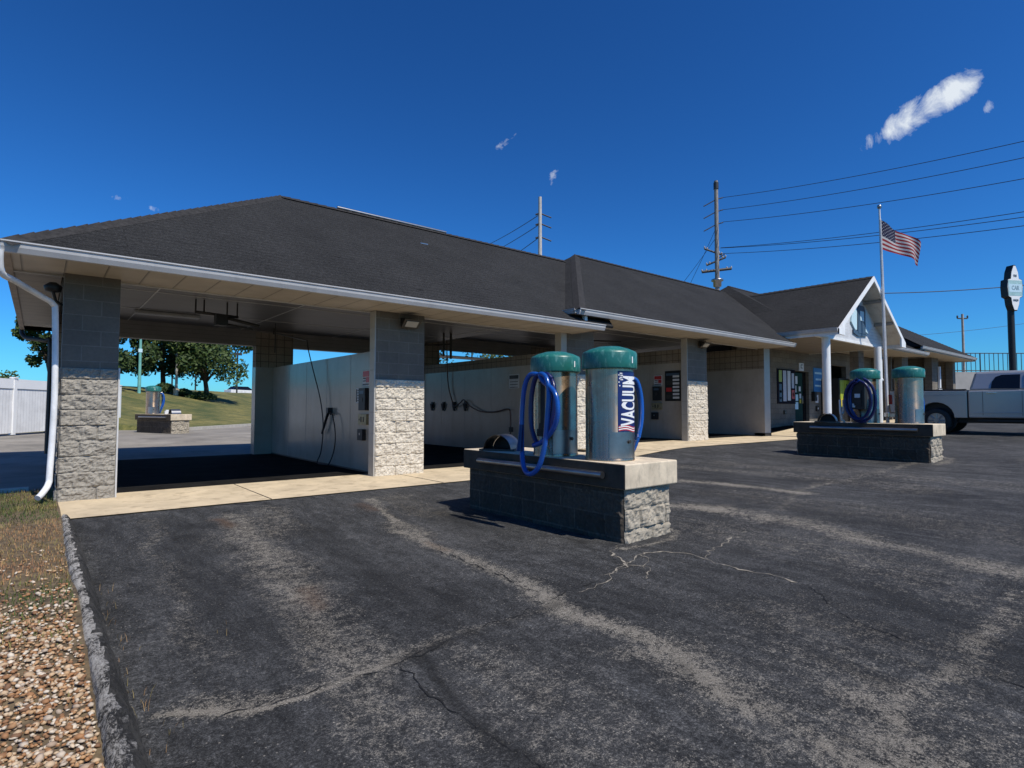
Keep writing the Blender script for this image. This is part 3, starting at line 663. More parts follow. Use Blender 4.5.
# soffits
def soffit(x0, x1, z0, y0=-.93, y1=.21, mat=None):
    s = MB(); s.box(x0, x1, y0, y1, z0+H-.012, z0+H+.010); s.build('soffit', mat or M_soff_rib, CW)
    s = MB(); s.box(x0, x1, y1+.001, y1+.03, z0+H-.03, z0+H+.26); s.build('soffit_trim', M_trim, CW)
soffit(-1.12, 8.76, 0); soffit(8.05, 18.12, .291)
s = MB(); s.box(-1.12, -.63, .25, 7.5, H-.012, H+.01); s.build('side_soffit', M_soff_rib2, CW)
s = MB(); s.box(-.62, -.60, .41, 6.4, H-.12, 3.3); s.build('side_header', M_darkmetal, CW)
s = MB(); s.box(-1.12, 18.1, 6.69, 7.5, H-.012, H+.01); s.build('rear_soffit', M_soffit, CW)
# roofs (solid slabs) with a cap along hips and ridges
def roof_part(name, polys, mat=M_roof, t=.05, parent=CW):
    mb = MB()
    for p in polys: mb.slab(p, t)
    return mb.build(name, mat, parent)
RY = 3.3
A0, A1, Ar, Ae = (-1.2, -1.01, 3.06), (-1.2, 7.61, 3.06), (3.11, RY, 5.83), (12.2, RY, 5.86)
ra = roof_part('roof', [[A0, (9.1, -1.01, 3.06), Ae, Ar], [A1, A0, Ar], [(9.1, 7.61, 3.06), A1, Ar, Ae]])
B0, B1, Br = (8.0, -1.01, 3.345), (8.0, 7.61, 3.345), (12.31, RY, 6.14)
rb = roof_part('roof', [[B0, (18.15, -1.01, 3.345), (18.25, -.55, 3.643), (21.4, RY, 6.14), Br], [B1, B0, Br], [(21.4, 7.61, 3.345), B1, Br, (21.4, RY, 6.14)]])
c = MB()
def capstrip(mb, a, b, w=.14, t=.022):
    a, b = Vector(a), Vector(b); d = (b-a).normalized(); sd = d.cross(Vector((0, 0, 1))).normalized(); n = int((b-a).length/.2)
    for i in range(n):
        p, q = a+(b-a)*i/n, a+(b-a)*(i+1.12)/n
        if i == n-1: q = b
        u = Vector((0, 0, .014+t)); l1 = Vector((0, 0, -.06))
        mb.add([p-sd*w+l1, p+u*.55, p+sd*w+l1, q-sd*w+l1, q+u, q+sd*w+l1], [(0, 1, 4, 3), (1, 2, 5, 4)])
capstrip(c, A0, Ar); capstrip(c, Ar, (11.8, RY, 5.86)); c.build('ridge_cap', M_cap, ra)
c = MB(); capstrip(c, B0, Br); capstrip(c, Br, (20.9, RY, 6.14)); c.build('ridge_cap', M_cap, rb)
v = MB(); v.tube([(4.4, RY, 5.885), (7.4, RY, 5.89)], .035, 6); v.build('ridge_flashing', M_galv, ra)
# gutters: K-profile along front eaves
def gutter(p0, p1, name='gutter', parent=CW, h=.125, w=.11, mat=None):
    p0, p1 = Vector(p0), Vector(p1); d = (p1-p0).normalized(); o = Vector((d.y, -d.x, 0)).normalized()
    prof = [(0, 0), (0, -h), (w*.55, -h), (w*.8, -h*.55), (w*.86, -h*.22), (w, -h*.12), (w, 0), (w-.012, 0), (w-.012, -.02), (.01, -.02)]
    mb = MB(); mb.prism([tuple(p0+o*a+Vector((0, 0, b))) for a, b in prof], p1-p0)
    return mb.build(name, mat or M_gutter, parent)
g1 = gutter((-1.2, -.93, 3.07), (8.82, -.93, 3.07)); g2 = gutter((8.0, -.93, 3.355), (18.17, -.93, 3.355)); gutter((8.0, .3, 3.355), (8.0, -.93, 3.355), h=.1, w=.08)
for x0, x1, z in ((-1.2, 8.8, 0), (8.02, 18.15, .29)):
    f_ = MB(); f_.box(x0, x1, -.945, -.931, z+H-.02, z+3.06); f_.build('fascia', M_gutter, CW)
f_ = MB(); f_.box(-1.2, -1.12, -.93, 7.6, H-.03, 3.05); f_.build('fascia', M_fascia, CW)
f_ = MB(); f_.box(8.0, 8.05, -.93, 1.2, .29+H-.02, 3.33); f_.build('fascia', M_fascia, CW)
f_ = MB(); f_.box(18.12, 18.16, -.93, .5, .29+H-.02, 3.34); f_.build('fascia', M_fascia, CW)
f_ = MB(); f_.box(8.76, 8.80, -.93, .2, H-.02, 3.05); f_.build('fascia', M_fascia, CW)
def rect_tube(mb, pts, a, b): 
    mb.tube(pts, [.5*(a+b)]*len(pts), 8)
d = MB(); d.tube(catmull([(-1.2, -.99, 2.96), (-1.2, -.96, 2.82), (-1.18, -.90, 2.71), (-1.08, -.7, 2.68), (-.97, -.5, 2.64), (-.83, -.25, 2.59), (-.72, -.12, 2.53), (-.69, -.10, 2.36), (-.67, -.10, 1.31), (-.69, -.10, .42), (-.70, -.12, .25), (-.76, -.2, .14), (-.80, -.26, .10)], 5), .036, 10)
d.build('downspout', paint('downspout_white', (.74, .75, .76), .4, dirt=((.4, .42, .4), .5)), CW)
d = MB(); d.tube(catmull([(-1.17, 7.45, 2.97), (-1.15, 7.4, 2.84), (-1.05, 7.25, 2.75), (-.75, 6.85, 2.68), (-.66, 6.75, 2.5), (-.66, 6.75, .2)], 4), .045, 8); d.build('downspout', M_darkmetal, CW)
d = MB(); d.box(8.28, 8.36, -.9, -.82, 3.06, 3.33); d.build('downspout', M_white, CW)
# loose vent flashing seen on the roof
v = MB(); v.box(5.9, 6.1, 2.05, 2.15, 5.02, 5.06); v.build('loose_shingle', M_galv, ra)

# ------------------------------------------------------------------ things mounted in the bays
def flood(x, z, label):
    e = empty('wall_light', (x, -.0, z), label, 'wall light', 'flood lights on the stone piers')
    m_ = MB(); m_.box(-.09, .09, -.04, -.003, -.07, .07); m_.build('back_plate', M_black, e, True)
    m_ = MB(); m_.hexa([(-.15, -.04, .08), (.15, -.04, .08), (.15, -.04, -.06), (-.15, -.04, -.06)], [(-.17, -.26, .03), (.17, -.26, .03), (.17, -.10, -.11), (-.17, -.10, -.11)]); h = m_.build('housing', M_black, e, True)
    m_ = MB(); m_.hexa([(-.12, -.235, .005), (.12, -.235, .005), (.12, -.135, -.083), (-.12, -.135, -.083)], [(-.12, -.243, -.004), (.12, -.243, -.004), (.12, -.143, -.092), (-.12, -.143, -.092)]); m_.build('lens', M_lens, h, True)
    return e
flood(4.42, 2.80, 'black flood light high on the bright stone pier of the first open bay')
flood(14.2, 3.12, 'black flood light at the top of the far stone pier right of the vacuums')
hs_ = empty('side_light', (-.72, .15, 2.78), 'dark round security lamp under the eave at the building\'s left corner', 'lamp')
q = MB(); q.lathe([(.02, -.06), (.085, -.05), (.10, .02), (.04, .07)], (0, 0, 0), 14); q.build('lamp_head', M_black, hs_, True)
q = MB(); q.tube([(0, 0, -.05), (.03, .05, -.16), (.1, .12, -.2)], .02, 6); q.build('bracket', M_darkmetal, hs_, True)

def wall_plate(name, x, ya, yb, za, zb, mat, label, cat, t=.03, face=None, details=None):
    e = empty(name, (x, (ya+yb)/2, za), label, cat)
    b = MB(); b.box(x-t, x-.001, ya, yb, za, zb); b.build('plate', mat, e, bevel=.004)
    if details:
        for nm, y0, y1, z0, z1, mt in details:
            b = MB(); b.box(x-t-.006, x-t-.0005, y0, y1, z0, z1); b.build(nm, mt, e)
    return e
X1 = 3.965
def stack(x, z0, dy, tagtxt):
    Y = lambda a: a+dy
    e = wall_plate('price_sign', x, Y(.56), Y(.86), z0+1.63, z0+1.93, M_paper, 'red and white notice above the meter boxes '+tagtxt, 'sign', .008,
        details=[('red_panel', Y(.58), Y(.84), z0+1.81, z0+1.915, M_red), ('red_panel', Y(.58), Y(.70), z0+1.70, z0+1.80, M_red), ('print_line', Y(.72), Y(.83), z0+1.77, z0+1.79, M_black), ('print_line', Y(.72), Y(.83), z0+1.72, z0+1.74, M_black), ('print_line', Y(.58), Y(.84), z0+1.655, z0+1.675, M_black)])
    e = wall_plate('control_box', x, Y(.58), Y(.86), z0+1.17, z0+1.59, M_black, 'tall black wash control box below the red notice '+tagtxt, 'control box', .09,
        details=[('selector_dial', Y(.68), Y(.76), z0+1.33, z0+1.41, M_darkmetal), ('timer_window', Y(.63), Y(.81), z0+1.48, z0+1.54, M_deep)])
    e = wall_plate('coin_box', x, Y(.56), Y(.91), z0+.90, z0+1.10, M_brass, 'brass-coloured coin box under the black control box '+tagtxt, 'coin box', .07,
        details=[('coin_slot', Y(.66), Y(.69), z0+.95, z0+1.05, M_black), ('coin_slot', Y(.76), Y(.79), z0+.95, z0+1.05, M_black), ('lock', Y(.84), Y(.87), z0+.98, z0+1.01, M_darkmetal)])
    e = wall_plate('cash_box', x, Y(.70), Y(.92), z0+.60, z0+.81, M_black, 'small black cash box lowest of the meter boxes '+tagtxt, 'cash box', .08, details=[('keyhole', Y(.79), Y(.83), z0+.70, z0+.74, M_galv)])
stack(X1, 0, 0, 'in the first open bay')
stack(13.68, .29, .42, 'in the bay beside the dark poster')
wall_plate('wand_instructions', X1, .97, 1.16, 1.31, 1.60, M_paper, 'narrow grey instruction decal left of the black control box in the first open bay', 'sign', .006,
    details=[('print_line', 1.11, 1.14, 1.33, 1.58, M_black)]+[('print_line', 1.0, 1.09, 1.35+.05*k, 1.365+.05*k, M_darkmetal) for k in range(5)])
# poster beside the far meter boxes
pz = 1.44
wall_plate('wash_poster', 13.68, .33, .88, pz, 2.34, M_black, 'dark price poster with white rows on the bay wall left of the far stone pier', 'poster', .012,
    details=[('heading', .38, .83, 2.20, 2.27, M_deep)]+[('row', .38, .60, pz+.07+.105*k, pz+.13+.105*k, M_paper) for k in range(7)]+[('swatch', .64, .83, pz+.07+.21*k, pz+.19+.21*k, M_red if k == 1 else M_darkmetal) for k in range(3)])
# printed notice, second bay wall
wall_plate('rules_notice', 8.44, 1.49, 1.90, 1.72, 2.08, paint('notice_grey', (.5, .5, .49), .5), 'pale printed notice on the second bay wall left of the vacuums', 'sign', .004,
    details=[('print_block', 1.52, 1.87, 1.96, 2.05, M_darkmetal)]+[('print_line', 1.54, 1.85, 1.74+.07*k, 1.755+.07*k, M_darkmetal) for k in range(3)])
# mat clamps on second wall
for y, lb in ((5.55, 'black mat clamp on the second bay wall, first from the pier'), (4.93, 'black mat clamp on the second bay wall, second from the pier'), (4.35, 'black mat clamp on the second bay wall where the hose drops down'), (3.80, 'black mat clamp on the second bay wall with the hose lying over it')):
    e = empty('mat_clamp', (8.44, y, 1.30), lb, 'mat clamp', 'mat clamps on the second bay wall')
    b = MB(); b.box(-.05, -.001, -.05, .05, -.09, .10); b.build('bracket', M_black, e, True, bevel=.01)
    b = MB(); b.hexa([(-.05, -.035, -.16), (-.02, -.035, -.16), (-.02, .035, -.16), (-.05, .035, -.16)], [(-.085, -.05, .05), (-.05, -.05, .05), (-.05, .05, .05), (-.085, .05, .05)]); b.build('jaw', M_rubber, e, True)
# hoses and booms
e = empty('boom_hose', (2.4, 2.6, 3.2), 'black pressure hose hanging from a boom, its wand in a holder in the first bay', 'pressure hose')
b = MB(); b.tube([(3.74, 5.6, 3.12), (3.75, 3.29, 2.71)], .016, 8); b.build('boom', M_darkmetal, e)
b = MB(); b.tube([(3.74, 5.6, 3.24), (3.74, 5.6, 3.08)], .03, 8); b.tube([(3.5, 4.72, 3.24), (3.5, 4.72, 2.53)], .014, 8); b.build('swivel', M_darkmetal, e)
b = MB(); b.tube(catmull([(3.75, 3.29, 2.71), (3.77, 3.25, 2.5), (3.80, 3.03, 2.05), (3.85, 2.73, 1.43), (3.88, 2.62, .95), (3.88, 2.62, .6), (3.88, 2.72, .25), (3.86, 2.85, .03), (3.86, 2.4, .025), (3.86, 2.2, .06), (3.87, 1.98, .35), (3.88, 1.95, .7), (3.88, 2.1, 1.05), (3.90, 2.30, 1.12)], 6), .012, 8); b.build('hose', M_rubber, e)
b = MB(); b.tube([(3.90, 2.25, 1.08), (3.90, 2.36, 1.16), (3.90, 2.48, 1.0), (3.90, 2.72, .66)], [.02, .035, .03, .02], 8); b.build('wand', M_black, e)
b = MB(); b.box(3.86, 3.964, 2.31, 2.41, 1.10, 1.22); b.build('holder', M_black, e)
e = empty('foam_hose', (8.2, 4.4, 3.2), 'thin brown hose looping over the mat clamps along the second bay wall', 'hose')
b = MB(); b.tube(catmull([(8.30, 4.6, 3.2), (8.33, 4.62, 2.6), (8.36, 4.6, 1.9), (8.37, 4.42, 1.45), (8.35, 4.25, 1.27), (8.36, 3.95, 1.38), (8.34, 3.78, 1.45), (8.35, 3.5, 1.28), (8.36, 3.0, 1.13), (8.36, 2.4, 1.12), (8.37, 1.95, 1.19), (8.38, 1.80, 1.17), (8.38, 1.76, 1.0), (8.38, 1.76, .3)], 6), .017, 8); b.build('hose', paint('brown_hose', (.09, .05, .035), .5), e)
b = MB(); b.box(8.36, 8.438, 1.72, 1.80, .62, .74); b.build('valve', M_darkmetal, e)
def ceiling_rig(cx, cy, z, label):
    e = empty('ceiling_spray_rig', (cx, cy, z), label, 'spray rig', 'spray rigs under the bay ceilings')
    b = MB()
    for dx in (-.42, -.28, .12, .30): b.tube([(dx, 0, 0), (dx, 0, -.26)], .014, 6)
    b.tube([(-.42, 0, -.24), (.32, 0, -.27)], .026, 6); b.build('hanger', M_darkmetal, e, True)
    b = MB(); b.box(-.09, .12, -.09, .09, -.46, -.25); b.build('motor_box', M_black, e, True)
    b = MB(); b.tube([(.1, 0, -.30), (.62, -.35, -.46)], .032, 6); b.tube([(.02, .05, -.40), (.52, -.30, -.52)], .018, 6); b.build('boom_arm', M_darkmetal, e, True)
ceiling_rig(1.80, 2.5, 3.24, 'black pipe rig with an angled arm under the first bay ceiling')
e = empty('ceiling_light', (1.25, 4.6, 3.23), 'long fluorescent lamp housing on the first bay ceiling', 'ceiling light')
b = MB(); b.box(-.6, .6, -.12, .12, -.07, -.001); b.build('housing', paint('dull_white_metal', (.4, .4, .38), .5), e, True, bevel=.02)
e = empty('ceiling_boom', (8.0, 4.1, 3.24), 'pair of black boom posts hanging from the second bay ceiling', 'boom')
b = MB(); b.tube([(7.55, 3.6, 3.24), (7.55, 3.6, 2.62)], .03, 8); b.tube([(7.75, 3.55, 3.24), (7.75, 3.55, 2.55)], .035, 8); b.build('post', M_darkmetal, e)
b = MB(); b.tube([(7.75, 3.55, 2.95), (6.3, 4.6, 2.86)], .022, 8); b.build('arm', M_darkmetal, e)
e = empty('ceiling_boom', (12.3, 3.0, 3.5), 'curved black boom arm hanging in the third bay behind the near vacuum', 'boom')
b = MB(); b.tube(catmull([(12.0, 2.6, 3.5), (12.0, 2.6, 3.15), (12.0, 2.35, 2.95), (11.9, 2.1, 2.85)], 5), .03, 8); b.tube([(12.0, 2.6, 3.3), (13.0, 2.0, 3.28)], .02, 6); b.build('arm', M_darkmetal, e)

# ------------------------------------------------------------------ office end of the building (porch gable + far bays)
OF = empty('office_building', (22, 1, .5), 'car wash office with a white porch gable, posts and lower bays beyond it', 'office')
z3 = .55
# porch gable roof, ridge along Y
xa, xm, xb, ze, zr, yg, yb_ = 18.25, 21.33, 24.41, 3.74, 5.80, -2.27, 4.6
rc = roof_part('porch_roof', [[(xa, yb_, ze), (xa, yg, ze), (xm, yg, zr), (xm, yb_, zr)], [(xb, yg, ze), (xb, yb_, ze), (xm, yb_, zr), (xm, yg, zr)]], parent=OF)
c = MB(); capstrip(c, (xm, yg, zr), (xm, 2.2, zr), .12); c.build('ridge_cap', M_cap, rc)
def rake(mb, x0, z0, x1, z1, y, h=.16, t=.035):
    mb.hexa([(x0, y, z0-h), (x1, y, z1-h), (x1, y, z1+.01), (x0, y, z0+.01)], [(x0, y-t, z0-h), (x1, y-t, z1-h), (x1, y-t, z1+.01), (x0, y-t, z0+.01)])
for s, (x0, x1) in ((0, (xa-.03, xm)), (1, (xb+.03, xm))):
    b = MB(); rake(b, x0, ze-.02, x1, zr, yg-.003); b.build('rake_board', M_white, OF)
b = MB(); b.hexa([(xa-.03, yg-.04, ze-.20), (xa+.42, yg-.04, ze-.20), (xa+.42, yg-.04, ze+.12), (xa-.03, yg-.04, ze-.03)], [(xa-.03, yg+.02, ze-.20), (xa+.42, yg+.02, ze-.20), (xa+.42, yg+.02, ze+.12), (xa-.03, yg+.02, ze-.03)]); b.build('eave_return', M_white, OF)
b = MB(); b.hexa([(xb-.42, yg-.04, ze-.20), (xb+.03, yg-.04, ze-.20), (xb+.03, yg-.04, ze-.03), (xb-.42, yg-.04, ze+.12)], [(xb-.42, yg+.02, ze-.20), (xb+.03, yg+.02, ze-.20), (xb+.03, yg+.02, ze-.03), (xb-.42, yg+.02, ze+.12)]); b.build('eave_return', M_white, OF)
# gable wall set back under the rake
gy = yg+.62
sl_ = (zr-ze)/(xm-xa)
b = MB(); b.prism([(xa+.16, gy, ze-.12), (xb-.16, gy, ze-.12), (xb-.16, gy, ze+.05), (xm, gy, zr-.08), (xa+.16, gy, ze+.05)], (0, .06, 0)); b.build('gable_wall', siding_mat('gable_siding', (.74, .75, .76), .115, 2), OF)
b = MB(); b.box(xa+.05, xb-.05, gy-.02, gy+.10, ze-.21, ze-.123); b.build('porch_beam', M_white, OF)
for sx in (-1, 1):
    for tt in (.38, .72):
        x = xm+sx*(xm-xa)*(1-tt); z = ze+(zr-ze)*tt-.12
        b = MB(); b.box(x-.05, x+.05, yg+.01, gy-.003, z-.10, z-.01); b.build('lookout', M_fascia, OF)
b = MB(); b.slab([(xa+.05, gy, ze-.058), (xa+.05, yg, ze-.058), (xm, yg, zr-.10), (xm, gy, zr-.10)], .015); b.slab([(xb-.05, yg, ze-.058), (xb-.05, gy, ze-.058), (xm, gy, zr-.10), (xm, yg, zr-.10)], .015); b.build('rake_soffit', M_soffit, OF)
b = MB(); b.box(xa+.06, xb-.06, gy+.11, 1.19, ze-.19, ze-.165); b.build('porch_ceiling', M_soff_y, OF)
gutter((xa, 1.5, ze+.01), (xa, yg, ze+.01), parent=OF); b = MB(); b.box(xa-.0, xa+.05, yg+.02, 1.4, ze-.20, ze-.06); b.build('fascia', M_white, OF)
b = MB(); b.box(xb-.05, xb, yg+.02, 1.4, ze-.20, ze-.06); b.build('fascia', M_white, OF)
b = MB(); b.tube([(xa-.04, -.55, ze-.02), (xa-.04, -.55, ze-.34)], .035, 8); b.build('downspout', M_gutter, OF)
for x in (18.7, 23.3):
    b = MB(); b.tube([(x, -1.72, float(apron_z(x))-.05), (x, -1.72, ze-.20)], .125, 20, smooth=True); po = b.build('porch_post', M_white, OF)
    b = MB(); b.box(x-.15, x+.15, -1.87, -1.57, float(apron_z(x))-.05, float(apron_z(x))+.10); b.build('post_foot', M_white, po)
# gable emblem: pale-blue curved shape with dark window
e = empty('gable_emblem', (20.6, gy, 4.0), 'pale blue and slate curved emblem on the white porch gable', 'sign')
ex, ez = 21.85, 3.92
b = MB(); b.prism([(ex-.95, gy-.004, ez+.35), (ex-.62, gy-.004, ez+.1), (ex-.45, gy-.004, ez+.1), (ex-.40, gy-.004, ez+.95), (ex-.62, gy-.004, ez+.90), (ex-.85, gy-.004, ez+.72)], (0, -.05, 0)); b.build('left_wing', M_ltblue, e)
b = MB(); b.prism([(ex+.40, gy-.004, ez+.9), (ex+.36, gy-.004, ez+.1), (ex+.62, gy-.004, ez+.05), (ex+1.0, gy-.004, ez+.35), (ex+.72, gy-.004, ez+.75)], (0, -.05, 0)); b.build('right_wing', M_ltblue, e)
b = MB(); b.prism([(ex-.36, gy-.004, ez), (ex+.34, gy-.004, ez), (ex+.34, gy-.004, ez+.82), (ex+.22, gy-.004, ez+1.0), (ex-.2, gy-.004, ez+1.0), (ex-.36, gy-.004, ez+.82)], (0, -.06, 0)); b.build('centre', M_deep, e)
b = MB(); b.prism([(ex-.18, gy-.066, ez+.45), (ex+.16, gy-.066, ez+.45), (ex+.16, gy-.066, ez+.80), (ex-.18, gy-.066, ez+.80)], (0, -.012, 0)); b.build('inset', M_ltblue, e)
b = MB(); b.prism([(ex-.75, gy-.004, ez-.03), (ex-.3, gy-.004, ez-.12), (ex+.5, gy-.004, ez-.06), (ex+.5, gy-.004, ez-.01), (ex-.75, gy-.004, ez+.09)], (0, -.05, 0)); b.build('lower_band', M_deep, e)
# main office roof, ridge along X
rd = roof_part('office_roof', [[(18.9, -1.0, 3.95), (32.5, -1.0, 3.95), (32.5, RY, 6.42), (21.6, RY, 6.42)], [(18.9, 7.6, 3.95), (18.9, -1.0, 3.95), (21.6, RY, 6.42)], [(32.5, 7.6, 3.95), (18.9, 7.6, 3.95), (21.6, RY, 6.42), (32.5, RY, 6.42)]], parent=OF)
c = MB(); capstrip(c, (21.6, RY, 6.42), (32.4, RY, 6.42)); c.build('ridge_cap', M_cap, rd)
gutter((24.5, -.93, 3.96), (32.5, -.93, 3.96), parent=OF)
b = MB(); b.box(24.45, 32.5, -.93, 1.2, 3.80, 3.83); b.build('office_soffit', M_soff_rib, OF)
re_ = roof_part('far_bay_roof', [[(31.5, -1.0, 4.22), (41.7, -1.0, 4.22), (37.4, RY, 6.95), (31.5, RY, 6.95)], [(41.7, -1.0, 4.22), (41.7, 7.6, 4.22), (37.4, RY, 6.95)], [(41.7, 7.6, 4.22), (31.5, 7.6, 4.22), (31.5, RY, 6.95), (37.4, RY, 6.95)], [(31.5, 7.6, 4.22), (31.5, -1.0, 4.22), (31.5, RY, 6.95)]], parent=OF)
c = MB(); capstrip(c, (41.7, -1.0, 4.22), (37.4, RY, 6.95)); c.build('ridge_cap', M_cap, re_)
gutter((31.5, -.93, 4.23), (41.75, -.93, 4.23), parent=OF)
b = MB(); b.box(31.5, 41.7, -.93, .3, 4.06, 4.09); b.build('far_soffit', M_soff_rib, OF)
b = MB(); b.box(41.62, 41.7, -.95, 7.5, 4.03, 4.2); b.build('fascia', M_fascia, OF)
# office front wall with door opening, and the wall of the far bays
def wall_x(name, x0, x1, y, z0, z1, mat, t=.2, parent=OF): b = MB(); b.box(x0, x1, y, y+t, z0, z1); return b.build(name, mat, parent)
wall_x('front_wall', 18.44, 22.98, 1.2, .2, 3.9, M_cmu_office); wall_x('front_wall', 24.3, 26.4, 1.2, .2, 3.78, M_cmu_office); wall_x('door_header', 22.98, 24.3, 1.2, 2.78, 3.78, M_cmu_office)
wall_x('front_wall', 28.3, 31.5, 1.2, .2, 3.78, M_cmu_office); wall_x('bay_back', 24, 42, 6.4, .2, 4.0, M_interior); wall_x('bay_lintel', 26.4, 28.3, 1.2, 3.2, 3.78, M_cmu_office)
for x0, x1, m_ in ((26.4, 27.0, M_cmu_office), (32.0, 32.9, M_cmu_office), (36.9, 38.1, M_cmu_office), (41.0, 41.55, M_cmu_office)):
    wall_x('far_pier', x0, x1, 0.0, .2, 4.05, m_, .35)
b = MB(); b.box(37.6, 37.75, .36, 6.3, .5, 4.05); b.build('far_bay_wall', M_cmu_office, OF); b = MB(); b.box(41.2, 41.4, .36, 6.3, .5, 4.05); b.build('far_bay_wall', M_cmu_tan, OF)
b = MB(); b.box(31.6, 41.6, .31, 6.4, 4.06, 4.1); b.build('far_ceiling', M_ceil, OF)
b = MB(); b.box(31.6, 31.75, .36, 6.3, .5, 4.05); b.build('far_bay_wall', M_cmu_office, OF)
d = MB(); d.box(23.0, 23.9, 1.30, 1.35, z3, 2.72); do = d.build('door', M_green, OF)
d = MB(); d.box(23.92, 24.28, 1.32, 1.36, z3, 2.76); d.build('side_light', M_glass, OF)
d = MB(); d.tube([(23.78, 1.27, 1.45), (23.78, 1.24, 1.45), (23.78, 1.24, 1.75), (23.78, 1.27, 1.75)], .015, 6); d.build('handle', M_galv, do)
for (x, z, w, h, m_) in ((23.12, 2.25, .30, .32, M_paper), (23.15, 1.9, .16, .28, M_paper), (23.12, 1.55, .34, .26, M_ltblue), (23.12, 1.2, .34, .30, M_ltblue), (23.55, 1.95, .16, .2, M_paper), (23.6, 1.65, .14, .2, M_paper), (23.6, 1.45, .14, .16, M_yel)):
    d = MB(); d.box(x, x+w, 1.285, 1.2995, z, z+h); d.build('paper_notice', m_, do)
d = MB(); d.box(22.7, 24.6, -.2, 1.2, float(apron_z(23))-.02, float(apron_z(23))+.10); tag(d.build('door_step', paint('step_concrete', (.55, .52, .46), .9), None), kind='structure')
# wall-mounted things by the office door
def flat_sign(name, x0, x1, z0, z1, mat, label, cat, bits, y=1.2, t=.03):
    e = empty(name, ((x0+x1)/2, y, z0), label, cat); b = MB(); b.box(x0, x1, y-t, y-.001, z0, z1); b.build('board', mat, e)
    for nm, a, c_, d_, e_, mm in bits:
        b = MB(); b.box(a, c_, y-t-.008, y-t-.0005, d_, e_); b.build(nm, mm, e)
    return e
PX = 21.45
flat_sign('menu_board', PX-.02, 23.0-.03, 1.42, 2.80, paint('board_navy', (.010, .010, .018), .8, spec=.1), 'long dark menu board with four upright poster strips beside the green door', 'menu board',
    [('poster_strip', PX+.10, PX+.34, 2.28, 2.74, M_yg), ('poster_strip', PX+.12, PX+.32, 1.5, 2.2, M_deep), ('poster_strip', PX+.44, PX+.72, 1.52, 2.74, M_lav), ('poster_strip', PX+.82, PX+1.08, 1.55, 2.74, M_paper),
     ('poster_strip', PX+1.18, PX+1.40, 2.05, 2.66, M_lav), ('red_mark', PX+1.18, PX+1.42, 1.62, 1.98, M_red), ('white_mark', PX+1.26, PX+1.36, 1.72, 1.88, M_paper), ('small_print', PX+.15, PX+.28, 1.6, 1.68, M_paper), ('small_print', PX+.14, PX+.29, 1.85, 1.95, M_paper)])
flat_sign('number_sign', 23.35, 23.78, 2.80, 3.12, M_paper, 'small white square sign above the green office door', 'sign', [('glyph', 23.5, 23.66, 2.90, 2.93, M_black), ('glyph', 23.5, 23.53, 2.93, 3.03, M_black), ('glyph', 23.5, 23.66, 3.03, 3.06, M_black)])
flat_sign('blue_sign', 24.72, 25.72, 1.95, 2.98, M_blue, 'blue wall sign with pale lines behind the left porch post', 'sign', [('text_line', 24.82, 25.5, 2.72, 2.80, M_ltblue), ('text_line', 24.9, 25.62, 2.45, 2.53, M_ltblue), ('text_line', 24.82, 25.4, 2.18, 2.25, M_ltblue)])
flat_sign('pay_phone', 24.52, 24.72, 1.55, 1.95, M_black, 'small black phone box left of the blue sign', 'phone box', [('keypad', 24.56, 24.68, 1.62, 1.74, M_darkmetal)], t=.14)
flat_sign('change_plate', 24.86, 25.14, 1.48, 1.82, M_paper, 'white plate with a dark slot below the blue sign', 'sign', [('slot', 24.90, 25.02, 1.58, 1.72, M_black)])
flat_sign('outlet_box', 24.9, 25.16, 1.12, 1.34, M_darkmetal, 'small dark outlet box lowest below the blue sign', 'outlet box', [('socket', 24.98, 25.07, 1.2, 1.28, M_paper)], t=.06)
flat_sign('meter_stain_cover', 21.95, 22.12, 1.0, 1.16, M_darkmetal, 'dark round-ish cover plate low on the office wall below the menu board', 'cover plate', [('screw', 22.02, 22.05, 1.06, 1.09, M_galv)], t=.05)
# snack machine in yellow and green
e = empty('vending_machine', (26.05, .8, float(apron_z(26.05))), 'yellow and green vending machine under the porch between the posts', 'vending machine')
b = MB(); b.box(-.58, .58, -.35, .38, .02, 1.98); b.build('cabinet', M_black, e, True, bevel=.02)
b = MB(); b.box(-.52, -.08, -.372, -.352, .75, 1.9); b.build('front_panel', M_yg, e, True); b = MB(); b.box(-.04, .52, -.372, -.352, .75, 1.9); b.build('side_panel', M_yg, e, True)
b = MB(); b.box(-.5, -.1, -.382, -.373, .8, 1.1); b.box(0, .48, -.382, -.373, .8, .98); b.build('yellow_band', M_yel, e, True); b = MB(); b.box(.12, .2, -.382, -.373, 1.2, 1.75); b.box(.3, .38, -.382, -.373, 1.3, 1.7); b.build('dark_letters', M_green, e, True)
e = empty('wall_post', (27.2, -.6, float(apron_z(27.2))), 'slim white pipe above the yellow vending machine', 'pipe'); b = MB(); b.tube([(0, 0, 1.95), (0, 0, 3.2)], .05, 8); b.lathe([(.05, 1.85), (.09, 1.9), (.05, 1.98)], (0, 0, 0), 8); b.build('pipe', M_white, e, True)
e = empty('wall_phone', (38.0, -.06, 2.0), 'white machine panel on the far bay pier behind the truck bed', 'panel'); b = MB(); b.box(-.3, .3, -.05, .04, -.35, .35); b.box(-.1, .12, -.05, .04, .4, 1.6); b.build('panel', M_paper, e, True)

